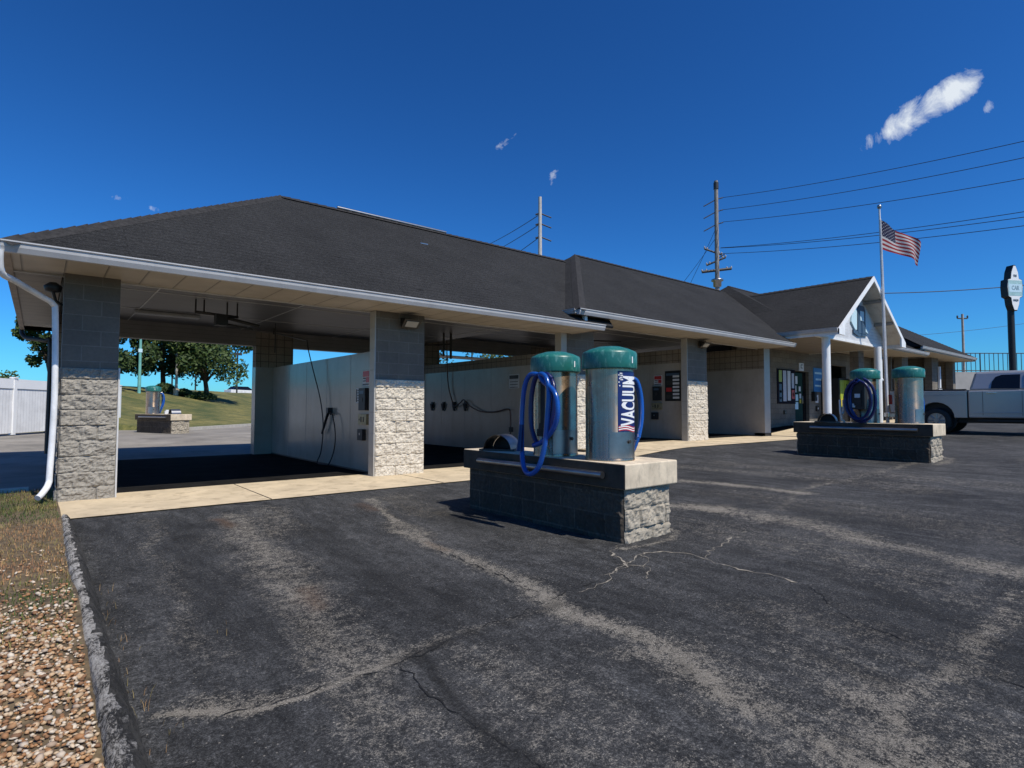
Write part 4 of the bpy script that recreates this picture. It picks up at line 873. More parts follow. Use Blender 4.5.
# ------------------------------------------------------------------ vacuum islands
def make_island(loc, label, bury=.0):
    e = empty('vacuum_island', loc, label, 'concrete island', 'block islands carrying the vacuums')
    w2, l2 = .345, 1.23
    core = MB(); core.box(-w2+.01, w2-.01, -l2+.01, l2-.01, -.3, .464); core.build('base_core', M_split_base, e, True)
    b = MB(); split_panel(b, -w2, w2, -l2, -.13, .462, depth=.045, seed=21); b.build('stone_end', M_split_base, e, True)
    b = MB(); split_panel(b, -w2, w2, l2, -.13, .462, depth=.045, seed=25)
    for i, v_ in enumerate(b.v): b.v[i] = (v_[0], 2*l2-v_[1], v_[2])
    b.build('stone_end', M_split_base, e, True)
    for sd in (-1, 1):
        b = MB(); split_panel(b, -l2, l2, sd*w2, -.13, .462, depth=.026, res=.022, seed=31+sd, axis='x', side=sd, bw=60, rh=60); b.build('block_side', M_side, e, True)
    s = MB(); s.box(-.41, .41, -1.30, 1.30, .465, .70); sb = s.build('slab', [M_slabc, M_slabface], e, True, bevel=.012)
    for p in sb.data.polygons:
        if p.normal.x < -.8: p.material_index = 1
    r = MB(); r.tube([(-.45, -1.06, .585), (-.45, .92, .585)], .034, 10); rr = r.build('side_rail', M_galv, e, True)
    r = MB()
    for y in (-.95, 0, .85): r.box(-.45, -.405, y-.03, y+.03, .565, .605)
    r.build('rail_bracket', M_darkmetal, rr, True)
    return e
M_side = brick_mat('island_side_blocks', (.055, .043, .031), (.085, .067, .049), (.115, .093, .07), .406, .203, .008, .95, .8, .5, .5, 30, ((.028, .022, .017), .85))  # side blocks far darker than the stone ends: shade painted into the colour
ISL1 = (3.76, -4.71, 0.0)
isl1 = make_island(ISL1, 'nearest grey block island with the blue-hosed vacuums on its concrete slab')
isl2 = copy_tree(isl1); isl2.location = (12.60, -4.86, .23); isl2['label'] = 'block island in the mid distance, in front of the pickup truck\'s tail'
isl3 = copy_tree(isl1); isl3.location = (3.02, 17.15, .25); isl3.rotation_euler = (0, 0, rad(20)); isl3['label'] = 'small far block island seen through the first open wash bay'

def make_vac(loc, label, hoses=None, decal=False, rz=0):
    e = empty('vacuum_cleaner', loc, label, 'car vacuum', 'coin vacuums standing on the islands', rz)
    R_ = .243
    b = MB(); b.lathe([(R_+.006, 0), (R_+.006, .02), (R_, .03), (R_, .95)], (0, 0, 0), 48); can = b.build('canister', M_steel, e, True)
    b = MB(); b.lathe([(.20, .91), (.273, .91), (.278, .925), (.278, 1.065), (.268, 1.087), (.20, 1.118), (.12, 1.142), (.0, 1.153)], (0, 0, 0), 48); cap = b.build('cap', M_teal, e, True)
    me = text_mesh('1', .085, .003); b = MB()
    for v_ in me.vertices:
        a_ = -rad(86)+(v_.co.x)/.28; v_.co = (.2802*math.cos(a_), .2802*math.sin(a_), .993+v_.co.y)
    b.mesh(me); b.build('number', M_letter, cap, True)
    # door plate low on the canister, facing front
    P = [[((R_+.004)*math.cos(a_), (R_+.004)*math.sin(a_), z) for a_ in np.linspace(rad(-140), rad(-54), 16)] for z in (.03, .285)]
    b = MB(); b.grid(P, True); b.build('door_plate', M_galv, can, True)
    b = MB(); b.tube([(.0, -R_-.01, .19), (.0, -R_-.02, .19)], .018, 8); b.build('lock', M_darkmetal, can, True)
    return e
def wrap_decal(e, a0, a1):
    R_ = .2445; can = e.children[0]
    def patch(z0, z1, aa, ab, r, mat, name):
        P = [[(r*math.cos(a_), r*math.sin(a_), z) for a_ in np.linspace(aa, ab, 14)] for z in np.linspace(z0, z1, 6)]
        b = MB(); b.grid(P, True); return b.build(name, mat, e, True)
    dec = patch(.29, .885, a0, a1, R_+.0015, M_navy, 'decal')
    # red and white stripes at the lower end
    for k in range(5):
        za = .292+.011*k
        P = [[((R_+.003)*math.cos(a_), (R_+.003)*math.sin(a_), za+.010*j+.012*math.sin((a_-a0)*5)) for a_ in np.linspace(a0+.02, a1-.02, 12)] for j in (0, 1)]
        b = MB(); b.grid(P, True); b.build('stripe', M_red if k % 2 == 0 else M_letter, dec, True)
    me = text_mesh('VACUUM', .215, .007, 1.04); bm = bmesh.new(); bm.from_mesh(me); bmesh.ops.triangulate(bm, faces=bm.faces)
    for k in range(-12, 13):
        bmesh.ops.bisect_plane(bm, geom=bm.verts[:]+bm.edges[:]+bm.faces[:], plane_co=(0, k*.012, 0), plane_no=(0, 1, 0))
    xs_ = [v_.co.x for v_ in bm.verts]; ys_ = [v_.co.y for v_ in bm.verts]; wx = max(xs_)-min(xs_); hy = max(ys_)-min(ys_); cx = (max(xs_)+min(xs_))/2; cy = (max(ys_)+min(ys_))/2
    am = a0+.10+.46
    for v_ in bm.verts:
        zz = .345+((v_.co.x-cx)/wx+.5)*.49; aa = am-(v_.co.y-cy)/hy*.92+.22*(zz-.35)
        v_.co = ((R_+.0045)*math.cos(aa), (R_+.0045)*math.sin(aa), zz)
    bm.to_mesh(me); bm.free(); b = MB(); b.mesh(me); b.build('lettering', M_letter, dec, True)
    # stars near the top corner
    b = MB()
    for i in range(4):
        for j in range(3):
            aa = a0+.045+.06*j+(i % 2)*.03; zz = .845-.035*i if j == 0 else .86-.02*i
            pts = []
            for q in range(10):
                r = .011 if q % 2 == 0 else .0045; pts.append(((R_+.0035)*math.cos(aa+r*math.cos(q*.628)/R_), (R_+.0035)*math.sin(aa+r*math.cos(q*.628)/R_), zz+r*math.sin(q*.628)))
            b.poly(pts)
    b.build('star', M_letter, dec, True)
def hose_part(e, pts, r, mat, name='hose', k=7):
    P = catmull(pts, k); Q = []; rr = []
    b = MB(); n = len(P)
    b.tube(P, r, 10); h = b.build(name, mat, e, True)
    # ribs of the corrugated hose
    g_ = MB(); L = 0; last = None
    for p, q in zip(P[:-1], P[1:]):
        p, q = Vector(p), Vector(q); d = (q-p).length; m_ = max(1, int(d/.014))
        for i in range(m_):
            c_ = p+(q-p)*(i/m_); dd = (q-p).normalized()*.0035
            g_.tube([c_-dd, c_+dd], r*1.10, 8, caps=False)
    g_.build('hose_rib', mat, h, True)
def nozzle(e, a, b_, mat=M_black): 
    m_ = MB(); m_.tube([a, tuple(Vector(a).lerp(Vector(b_), .6)), b_], [.026, .03, .04], 10); m_.build('nozzle', mat, e, True)
def holder(e, ang, z=.86):
    c_, s_ = math.cos(ang), math.sin(ang)
    m_ = MB(); m_.box(-.03, .06, -.05, .05, -.05, .05)
    m_.v = [(c_*(.235+.03+x)-s_*y, s_*(.235+.03+x)+c_*y, z+zz) for x, y, zz in m_.v]; h = m_.build('hose_bracket', M_galv, e, True, bevel=.008)
# near pair
v1 = make_vac((3.66, -5.56, .70), 'nearest steel vacuum with teal cap and white VACUUM lettering on its side'); wrap_decal(v1, rad(-120), rad(-46))
holder(v1, rad(0), .84)
hose_part(v1, [(.24, .02, .84), (.31, -.02, .86), (.37, -.06, .74), (.385, -.09, .55), (.34, -.12, .33), (.27, -.10, .12), (.25, -.04, .04), (.27, .04, .08), (.31, .06, .28), (.33, .04, .55), (.31, .02, .78), (.27, .02, .86)], .023, M_hose)
hose_part(v1, [(.26, -.04, .84), (.33, -.09, .80), (.36, -.12, .62), (.31, -.16, .40), (.245, -.17, .22)], .023, M_hose, 'hose')
v2 = make_vac((3.62, -4.81, .70), 'steel vacuum behind the lettered one, its blue hose looping over the slab edge')
# hose bracket and loops on its left flank
AL = rad(205); holder(v2, AL, .84)
b = MB(); b.box(-.345, -.30, -.20, -.10, .26, .80); b.box(-.36, -.29, -.21, -.09, .22, .30); b.build('hose_hanger', M_darkmetal, v2, True)
b = MB(); b.box(-.347, -.343, -.13, -.11, .36, .78); b.build('hanger_trim', M_brass, v2, True)
hx = -.41; HO = Vector((-.03, .07, 0))
hose_part(v2, [(hx+.02, -.30, .80), (hx, -.20, .86), (hx-.01, -.05, .87), (hx-.02, .03, .74), (hx-.03, .06, .45), (hx-.05, .04, .12), (hx-.09, -.04, -.10), (hx-.11, -.16, -.16), (hx-.10, -.28, -.08), (hx-.07, -.34, .14), (hx-.05, -.36, .45), (hx-.03, -.36, .70), (hx-.02, -.30, .84), (hx-.02, -.22, .87), (hx-.02, -.26, .80), (hx-.03, -.44, .68), (hx-.04, -.50, .50), (hx-.04, -.44, .32), (hx-.04, -.28, .18), (hx-.04, -.14, .13)], .026, M_hose)
hose_part(v2, [(hx+.03, -.34, .82), (hx+.01, -.27, .87), (hx-.01, -.14, .84), (hx-.02, -.08, .62), (hx-.03, -.09, .34), (hx-.03, -.18, .16), (hx-.02, -.30, .22), (hx, -.38, .46), (hx+.02, -.38, .72), (hx+.04, -.30, .85)], .025, M_hose2)
nozzle(v2, (hx-.04, .055, .34), (hx-.08, .04, .06), M_hose2)
# second island pair
v3 = copy_tree(v1); v3.location = (12.62, -5.66, .93); v3['label'] = 'steel vacuum at the street end of the mid-distance island, beside the pickup\'s rear wheel'
for ch in list(v3.children):
    if ch.name.startswith('decal') :
        for c2 in list(ch.children): bpy.data.objects.remove(c2, do_unlink=True)
        bpy.data.objects.remove(ch, do_unlink=True)
v4 = make_vac((12.62, -4.88, .93), 'steel vacuum with a dark coiled blue hose at its left on the mid-distance island')
holder(v4, rad(205), .80)
b = MB(); b.box(-.42, -.26, -.12, .12, .28, .84); b.box(-.44, -.41, -.07, .07, .36, .66); b.build('hose_hanger', M_black, v4, True)
b = MB(); b.box(-.455, -.44, -.05, .05, .52, .60); b.box(-.44, -.42, .05, .10, .32, .40); b.build('hanger_trim', M_paper, v4, True)
for k, (ry, rz_) in enumerate(((.23, .42), (.27, .45), (.20, .38), (.25, .40))):
    pts = [(-.40-.03*k, -.08+ry*math.sin(a_)+.02*k, .47+rz_*math.cos(a_)) for a_ in np.linspace(.2, 6.1, 15)]
    hose_part(v4, pts, .024, M_hose2 if k else M_hose, 'hose', 4)
v5 = copy_tree(v3); v5.location = (2.74, 17.75, .95); v5['label'] = 'small far steel vacuum with teal cap seen through the first open bay'
# trash-like hood lying on near slab and pieces on the others
def hood(loc, rz, label):
    e = empty('mat_roller_hood', loc, label, 'metal hood', None, rz); e.scale = (1.15, 1.2, 1.15); n = 14; P = []
    for y in np.linspace(-.14, .14, 4):
        P.append([(.15*math.cos(a_)*1.05, y, .17*math.sin(a_)) for a_ in np.linspace(0, math.pi, n)])
    b = MB(); b.grid(P, True); b.grid([[(p[0]*.93, p[1], p[2]*.93) for p in r] for r in P], True); b.build('shell', M_galv, e, True)
    b = MB(); b.poly([(p[0]*.92, .10, p[2]*.92) for p in P[0]]); b.build('inner_plate', M_black, e, True)
    b = MB(); b.box(-.20, .20, -.15, .15, 0.002, .02); b.build('foot_plate', M_darkmetal, e, True)
    return e
hood((3.60, -3.88, .70), rad(-60), 'curved galvanised hood lying at the back of the nearest island slab')
hood((12.36, -4.22, .93), rad(-75), 'curved galvanised hood at the back of the mid-distance island slab')
hood((3.30, 16.35, .95), rad(100), 'curved galvanised hood on the small far island')
e = empty('white_pipe_fork', (12.26, -4.54, .93), 'white forked pipe standing on the mid-distance island beside the hood', 'pipe')
b = MB(); b.tube(catmull([(.10, -.02, .02), (.02, 0, .06), (-.02, 0, .16), (-.06, .0, .22), (-.07, 0, .48)], 4), .024, 8); b.tube(catmull([(-.02, 0, .16), (.05, -.02, .24), (.06, -.02, .48)], 4), .024, 8); b.build('pipe', M_white, e, True)
e = empty('white_jug', (3.10, 16.75, .95), 'small white box on the far island beside its hood', 'box'); b = MB(); b.box(-.09, .09, -.1, .1, 0, .13); b.box(-.05, .05, -.05, .05, .13, .17); b.build('body', M_paper, e, True, bevel=.01)

# ------------------------------------------------------------------ pickup truck
def truck():
    tz = float(lot_z(21.6, -4.0))
    e = empty('pickup_truck', (22.05, -2.77, tz), 'silver-white crew cab pickup truck parked at the right edge', 'pickup truck', None, rad(-90))
    Wd = 1.0
    def arch(cx, r, z0, n=12): return [(cx-r*math.cos(a_), z0+r*math.sin(a_)) for a_ in np.linspace(0, math.pi, n)]
    def side_prism(pts, y0, y1): m_ = MB(); m_.prism([(x, y0, z) for x, z in pts], (0, y1-y0, 0)); return m_
    AX, AF = 1.25, 5.0
    bed = [(0.02, .66), (AX-.50, .56)]+arch(AX, .48, .50)+[(AX+.50, .50), (2.05, .50), (2.05, 1.33), (0.0, 1.35), (-.03, 1.0)]
    m_ = side_prism(bed, -Wd, Wd); bd = m_.build('bed', M_truck, e, True, bevel=.04)
    m_ = MB(); m_.box(.06, 2.0, -.86, .86, 1.352, 1.362); m_.build('bed_cover', M_black, bd, True)
    for sd in (-1, 1):
        m_ = MB(); m_.box(.03, 2.03, sd*.94-.05, sd*.94+.05, 1.352, 1.385); m_.build('bed_rail', M_black, bd, True, bevel=.01)
    m_ = side_prism([(2.075, .50), (4.25, .50), (4.25, 1.34), (2.075, 1.33)], -Wd, Wd); m_.build('cab_lower', M_truck, e, True, bevel=.04)
    m_ = side_prism([(4.27, .50)]+arch(AF, .48, .50)+[(5.75, .52), (5.82, .92), (5.72, 1.2), (4.27, 1.33)], -Wd, Wd); m_.build('bonnet', M_truck, e, True, bevel=.06)
    m_ = MB(); m_.hexa([(2.085, -.97, 1.32), (4.45, -.97, 1.32), (4.45, .97, 1.32), (2.085, .97, 1.32)], [(2.22, -.80, 1.91), (3.65, -.80, 1.91), (3.65, .80, 1.91), (2.22, .80, 1.91)]); m_.build('cab', M_truck, e, True, bevel=.07)
    def P(x, z, sd): t_ = (z-1.32)/.59; return (x, sd*(.97-.17*t_+.004), z)
    for sd in (-1, 1):
        for pts in ([(2.62, 1.385), (3.28, 1.37), (3.28, 1.79), (2.86, 1.79), (2.72, 1.73), (2.64, 1.58)], [(3.38, 1.37), (4.28, 1.37), (3.72, 1.79), (3.38, 1.79)]):
            m_ = MB(); m_.prism([P(x, z, sd) for x, z in pts], (0, sd*.012, 0)); m_.build('window', M_glass, e, True)
        for x in (2.43, 3.33):
            m_ = MB(); m_.box(x-.005, x+.005, sd*1.0-.003, sd*1.0+.003, .58, 1.30); m_.build('door_gap', M_darkmetal, e, True)
        m_ = MB(); m_.box(2.052, 2.073, sd*.985-.012, sd*.985+.004, .52, 1.32); m_.build('cab_gap', M_black, e, True)
        for x in (2.52, 3.42):
            m_ = MB(); m_.box(x, x+.24, sd*1.02-.018, sd*1.02+.018, 1.235, 1.27); m_.build('door_handle', M_chrome, e, True, bevel=.012)
        m_ = MB(); m_.box(.05, 2.03, sd*1.0-.010, sd*1.0+.010, 1.19, 1.215); m_.build('bed_crease', M_truck, e, True, bevel=.006)
        m_ = MB(); m_.box(2.1, 4.2, sd*1.0-.012, sd*1.0+.012, .64, .67); m_.build('door_crease', M_truck, e, True, bevel=.006)
        m_ = MB(); m_.box(2.3, 4.1, sd*.93-.07, sd*.93+.07, .40, .45); m_.build('running_board', M_black, e, True)
        m_ = MB(); m_.box(-.045, .07, sd*.965-.045, sd*.965+.045, .92, 1.24); m_.build('tail_light', M_tail, e, True, bevel=.012)
        m_ = MB(); m_.box(5.6, 5.8, sd*.82-.13, sd*.82+.13, .92, 1.08); m_.build('headlight', M_lens, e, True, bevel=.02)
        m_ = MB(); m_.box(4.0, 4.14, sd*1.15-.12, sd*1.15+.12, 1.34, 1.60); m_.build('mirror', M_black, e, True, bevel=.03)
        for cx in (AX, AF):
            m_ = MB(); m_.tube([(cx, sd*.55, .48), (cx, sd*.69, .48)], .485, 24); m_.build('wheel_well', M_black, e, True)
            m_ = MB(); prof = [(.24, -.13), (.35, -.14), (.39, -.10), (.40, -.03), (.40, .03), (.39, .10), (.35, .14), (.24, .13)]
            n = 36; vs = [(cx+r*math.cos(2*math.pi*j/n), sd*.84+y, .40+r*math.sin(2*math.pi*j/n)) for r, y in prof for j in range(n)]
            m_.add(vs, [(i*n+j, i*n+(j+1) % n, (i+1)*n+(j+1) % n, (i+1)*n+j) for i in range(len(prof)-1) for j in range(n)], True); ty = m_.build('wheel', M_rubber, e, True)
            m_ = MB(); m_.tube([(cx, sd*.84-.09, .40), (cx, sd*.84+.09, .40)], .245, 24)
            for q in range(8):
                a_ = q*math.pi/4; m_.tube([(cx+.08*math.cos(a_), sd*.935, .40+.08*math.sin(a_)), (cx+.22*math.cos(a_), sd*.93, .40+.22*math.sin(a_))], .022, 6)
            m_.tube([(cx, sd*.90, .40), (cx, sd*.96, .40)], .07, 12); m_.build('rim', M_galv, ty, True)
    m_ = MB(); m_.hexa([(2.085, -.72, 1.42), (2.085, .72, 1.42), (2.175, .64, 1.80), (2.175, -.64, 1.80)], [(2.10, -.72, 1.41), (2.10, .72, 1.41), (2.19, .64, 1.79), (2.19, -.64, 1.79)]); m_.build('rear_window', M_glass, e, True)
    m_ = MB(); m_.hexa([(4.42, -.86, 1.36), (4.42, .86, 1.36), (3.72, .74, 1.86), (3.72, -.74, 1.86)], [(4.44, -.86, 1.37), (4.44, .86, 1.37), (3.74, .74, 1.87), (3.74, -.74, 1.87)]); m_.build('windscreen', M_glass, e, True)
    m_ = MB(); m_.box(-.04, -.028, -.80, .80, .74, 1.30); tg = m_.build('tailgate', M_truck, e, True); m_ = MB(); m_.box(-.055, -.041, -.12, .12, 1.14, 1.20); m_.build('handle', M_black, tg, True)
    m_ = MB(); m_.box(-.22, -.04, -.95, .95, .48, .66); m_.build('rear_bumper', M_chrome, e, True, bevel=.03)
    m_ = MB(); m_.box(5.8, 5.94, -.96, .96, .45, .69); m_.build('front_bumper', M_chrome, e, True, bevel=.03)
    m_ = MB(); m_.box(5.76, 5.84, -.6, .6, .74, 1.1); m_.build('grille', M_black, e, True)
    m_ = MB(); m_.box(.4, 5.5, -.55, .55, .34, .52); m_.build('chassis', M_black, e, True)
truck()

# ------------------------------------------------------------------ flag, pole sign
e = empty('flagpole', (22.0, -2.40, float(lot_z(22, -2.4))), 'tall white flagpole beside the porch gable', 'flagpole')
fx = Vector((22.0, -2.40, 0)); base = float(lot_z(22, -2.4)); TOP = 8.42
b = MB(); b.tube([(0, 0, -.05), (-.05, .03, 3.5), (-.12, .06, TOP-base-.12)], [.055, .05, .03], 12); b.build('pole', paint('pole_aluminium', (.62, .62, .62), .4), e, True)
b = MB(); b.lathe([(.0, 0), (.06, .02), (.075, .075), (.06, .13), (.0, .15)], (-.12, .06, TOP-base-.13), 12); b.build('finial', M_galv, e, True)
b = MB(); b.tube([(-.02, -.05, .9), (-.07, -.03, 3.5), (-.13, .01, TOP-base-.5)], .006, 5); b.build('halyard', M_letter, e, True)
def flag():
    k = NT('flag_cloth'); uv = k.coord('UV'); sp_ = k.n('ShaderNodeSeparateXYZ'); k.t.links.new(uv, sp_.inputs[0]); u, v_ = sp_.outputs[0], sp_.outputs[1]
    st = k.math('MODULO', k.math('FLOOR', k.math('MULTIPLY', v_, 12.999)), 2.0)
    col = k.mix(st, (.30, .012, .020), (.58, .55, .53))
    can = k.math('MULTIPLY', k.math('LESS_THAN', u, .42), k.math('GREATER_THAN', v_, .46))
    # staggered star dots
    su = k.math('MULTIPLY', u, 5.5/.42*1.0); sv = k.math('MULTIPLY', k.math('SUBTRACT', v_, .46), 9/.54)
    row = k.math('FLOOR', sv); off = k.math('MULTIPLY', k.math('MODULO', row, 2.0), .5)
    fu = k.math('SUBTRACT', k.math('FRACT', k.math('ADD', su, off)), .5); fv = k.math('SUBTRACT', k.math('FRACT', sv), .5)
    dd = k.math('ADD', k.math('MULTIPLY', fu, fu), k.math('MULTIPLY', fv, fv)); star = k.math('LESS_THAN', dd, .035)
    blue = k.mix(star, (.008, .011, .05), (.45, .45, .47)); col = k.mix(can, col, blue); k.base(col); k.rough(.8)
    tr = k.n('ShaderNodeBsdfTranslucent'); k.t.links.new(col, tr.inputs[0]); ms = k.n('ShaderNodeMixShader'); ms.inputs[0].default_value = .3
    k.t.links.new(k.b.outputs[0], ms.inputs[1]); k.t.links.new(tr.outputs[0], ms.inputs[2]); k.t.links.new(ms.outputs[0], k.t.nodes['Material Output'].inputs[0])
    # cloth hangs from the hoist and blows along camera-right-ish direction (+X, -Y), drooping
    nu, nv = 36, 16; hoist = Vector((22.0-.10, -2.40+.05, 7.90)); hh = 1.05; L = 1.62
    dirv = Vector((.80, -.55, 0)).normalized(); nrm = Vector((.55, .80, 0)); me = bpy.data.meshes.new('flag'); V = []; UV = []
    for i in range(nu+1):
        u_ = i/nu
        for j in range(nv+1):
            v2 = j/nv
            x = L*(u_*.94-.05*u_*u_*v2); dz = -.80*u_**1.25*(1+.16*(v2-.5))-.05*math.sin(u_*5)*v2
            wv = .16*math.sin(u_*7.5-v2*1.6)*u_**.7+.05*math.sin(u_*15+v2*3)*u_
            hgt = hh*(v2-1)*(1-.20*u_)
            V.append(tuple(hoist+dirv*x+nrm*wv+Vector((0, 0, hgt+dz)))); UV.append((u_, v2))
    Fc = [(i*(nv+1)+j, (i+1)*(nv+1)+j, (i+1)*(nv+1)+j+1, i*(nv+1)+j+1) for i in range(nu) for j in range(nv)]
    me.from_pydata(V, [], Fc); l = me.uv_layers.new(name='UVMap')
    for p in me.polygons:
        p.use_smooth = True
        for li in p.loop_indices: l.data[li].uv = UV[me.loops[li].vertex_index]
    me.materials.append(k.m); o = bpy.data.objects.new('flag', me); COL.objects.link(o); tag(o, 'red, white and blue striped flag with stars blowing from the flagpole', 'flag')
flag()
sx, sy = 44.82, -2.11
e = empty('pole_sign', (sx, sy, .8), 'tall black pole sign with a white and aqua cross-shaped face', 'pole sign', None, 0)
ang = rad(30); fx_ = Vector((math.cos(ang), math.sin(ang), 0))      # face normal is -Y turned by this angle
def srot(p): x, y, z = p; x *= .74; y *= .86; return (x*math.cos(ang)-y*math.sin(ang), x*math.sin(ang)+y*math.cos(ang), z)
ZC = 7.75
ol = [(-.10, 1.45), (.10, 1.45), (.32, 1.05), (.40, .62), (.70, .55), (.76, .1), (.70, -.48), (.42, -.58), (.34, -1.0), (.14, -1.36), (-.14, -1.36), (-.34, -1.0), (-.42, -.58), (-.70, -.48), (-.76, .1), (-.70, .55), (-.40, .62), (-.32, 1.05)]
# the sign turns its white face to the street (-Y side) and shows its deep black edge
ang = rad(-31)
b = MB(); b.prism([srot((x, -.35, ZC+z)) for x, z in ol], Vector(srot((0, .48, 0)))); b.build('cabinet', M_black, e, True)
b = MB(); b.prism([srot((x*.93, -.37, ZC+z*.96)) for x, z in ol], Vector(srot((0, .018, 0)))); fa = b.build('face', M_letter, e, True)
b = MB(); b.prism([srot((x, -.378, ZC+z)) for x, z in ((-.66, .5), (-.66, -.44), (.66, -.44), (.66, .5))], Vector(srot((0, .007, 0)))); b.build('aqua_band', paint('sign_aqua', (.36, .54, .53), .4), fa, True)
b = MB(); b.prism([srot((x, -.384, ZC+z)) for x, z in ((-.6, .27), (-.6, -.22), (.6, -.22), (.6, .27))], Vector(srot((0, .005, 0)))); b.build('pale_band', M_ltblue, fa, True)
for tx, sz, zz, mt in (('CAR', .36, .03, M_letter), ('THE', .17, .78, M_deep), ('WASH', .17, -.72, M_deep)):
    me = text_mesh(tx, sz, .01); b = MB(); b.add([srot((v_.co.x, -.392, ZC+zz+v_.co.y)) for v_ in me.vertices], [tuple(p.vertices) for p in me.polygons]); b.build('lettering', paint('sign_grey_letters', (.25, .36, .40), .4) if tx == 'CAR' else mt, fa, True)
b = MB(); b.tube([(0, 0, -.8), (0, 0, ZC-1.3)], .175, 16); b.build('pole', M_black, e, True)

# ------------------------------------------------------------------ retaining wall with railing at the far right
A_, B_ = Vector((52.5, 4.8, 0)), Vector((76, -15, 0)); dv = (B_-A_).normalized(); nv_ = Vector((-dv.y, dv.x, 0))
if nv_.y < 0: nv_ = -nv_
b = MB(); b.hexa([tuple(A_+Vector((0, 0, -.5))), tuple(B_+Vector((0, 0, -.5))), tuple(B_+nv_*.4+Vector((0, 0, -.5))), tuple(A_+nv_*.4+Vector((0, 0, -.5)))], [tuple(A_+Vector((0, 0, 4.15))), tuple(B_+Vector((0, 0, 4.15))), tuple(B_+nv_*.4+Vector((0, 0, 4.15))), tuple(A_+nv_*.4+Vector((0, 0, 4.15)))])
tag(b.build('retaining_wall', M_wall_ret), 'grey retaining wall behind the truck carrying a railing', 'wall')
e = empty('railing', tuple(A_+nv_*.2+Vector((0, 0, 4.15))), 'thin metal bar railing on top of the retaining wall at the far right', 'railing')
L = (B_-A_).length; o_ = A_+nv_*.2
b = MB()
for z in (1.5, .12): b.tube([tuple(o_+Vector((0, 0, 4.15+z))), tuple(o_+dv*L+Vector((0, 0, 4.15+z)))], .035, 6)
b.build('rail', M_darkmetal, e)
b = MB(); n = int(L/.36)
for i in range(n): p = o_+dv*(i*.36); b.tube([tuple(p+Vector((0, 0, 4.16))), tuple(p+Vector((0, 0, 5.63)))], .024 if i % 7 else .045, 5)
bo = b.build('baluster', M_darkmetal, e); bo['kind'] = 'stuff'

# ------------------------------------------------------------------ rear: fence, hill, poles, trees, cars
P0, P1 = Vector((-1.83, 17.07, 0)), Vector((2.11, 23.56, 0)); Pm = P0-(P1-P0)*1.2
fl = (P1-Pm).length; fdir = (P1-Pm).normalized(); FZ = .235
e = empty('privacy_fence', tuple(Pm+Vector((0, 0, FZ))), 'white vinyl privacy fence along the rear pavement at left', 'fence', None, math.atan2(fdir.y, fdir.x))
b = MB(); b.box(0, fl, -.02, .02, .06, 1.62); b.build('panel', M_vinyl, e, True)
b = MB(); b.box(0, fl, -.05, .05, 1.64, 1.98); b.build('top_rail', M_vinylp, e, True); b = MB(); b.box(0, fl, -.03, .03, 1.615, 1.64); b.build('shadow_gap', M_trim, e, True)
for s_ in np.linspace(fl*.02, fl, 8):
    b = MB(); b.box(s_-.07, s_+.07, -.07, .07, 0, 2.0); b.box(s_-.09, s_+.09, -.09, .09, 2.0, 2.05); b.build('post', M_vinylp, e, True)
def hill_mat():
    k = NT('mown_grass_bank'); n = k.noise(.5, 6, .65); b_ = k.noise(3.5, 6, .75, k.coord('Object', (.6, 1.2, 1)))
    col = k.mix(k.ramp(n, [(.35, 0.), (.65, 1.)]), (.06, .078, .018), (.23, .195, .06))
    col = k.mix(k.ramp(b_, [(.45, 0.), (.62, .8)]), col, (.038, .055, .014)); k.base(col); k.rough(.95); k.bump(b_, .7, .08); return k.m
M_hill = hill_mat()
G0, G1 = Vector((4.67, 19.82)), Vector((7.43, 23.21)); gd = (G1-G0).normalized(); gn = Vector((-gd.y, gd.x))
mb = MB(); rows = []
ds = np.concatenate([np.arange(0, 24, 1.0), [26, 30, 40, 60, 100, 200]]); ss = np.concatenate([np.arange(-60, 80, 2.5), [90, 130, 250]])
def hill_z(d): return .20 + 2.75*float(smoothstep(-1, 18, d)) - .95*float(smoothstep(18.5, 27, d))
for d_ in ds:
    r = []
    s0 = -.6-max(0, float(d_)-4.2)*2.5
    p_ = G0+gd*(s0-.3)+gn*float(d_); r.append((p_.x, p_.y, -.2))
    for s_ in np.concatenate([np.linspace(s0, 0, 10), ss[ss > 1]]):
        p = G0+gd*float(s_)+gn*float(d_+.35*mnoise.noise((s_*.4, 0, 3))); r.append((p.x, p.y, hill_z(d_)+.08*mnoise.noise((p.x*.3, p.y*.3, 0))))
    rows.append(r)
mb.grid(rows, True); o = mb.build('grass_bank', M_hill)
if o.data.polygons[0].normal.z < 0: o.data.flip_normals()
tag(o, kind='structure')
kb = MB(); a_, b_ = G0-gd*.6, G0+gd*60; a2, b2 = a_-gn*.18, b_-gn*.18
kb.hexa([(a2.x, a2.y, .1), (b2.x, b2.y, .1), (b_.x, b_.y, .1), (a_.x, a_.y, .1)], [(a2.x, a2.y, .34), (b2.x, b2.y, .34), (b_.x, b_.y, .34), (a_.x, a_.y, .34)])
tag(kb.build('bank_kerb', paint('pale_kerb', (.42, .40, .36), .9)), kind='structure')
def ground_at(x, y):
    d_ = (Vector((x, y))-G0).dot(gn); return hill_z(d_) if d_ > 0 else .2
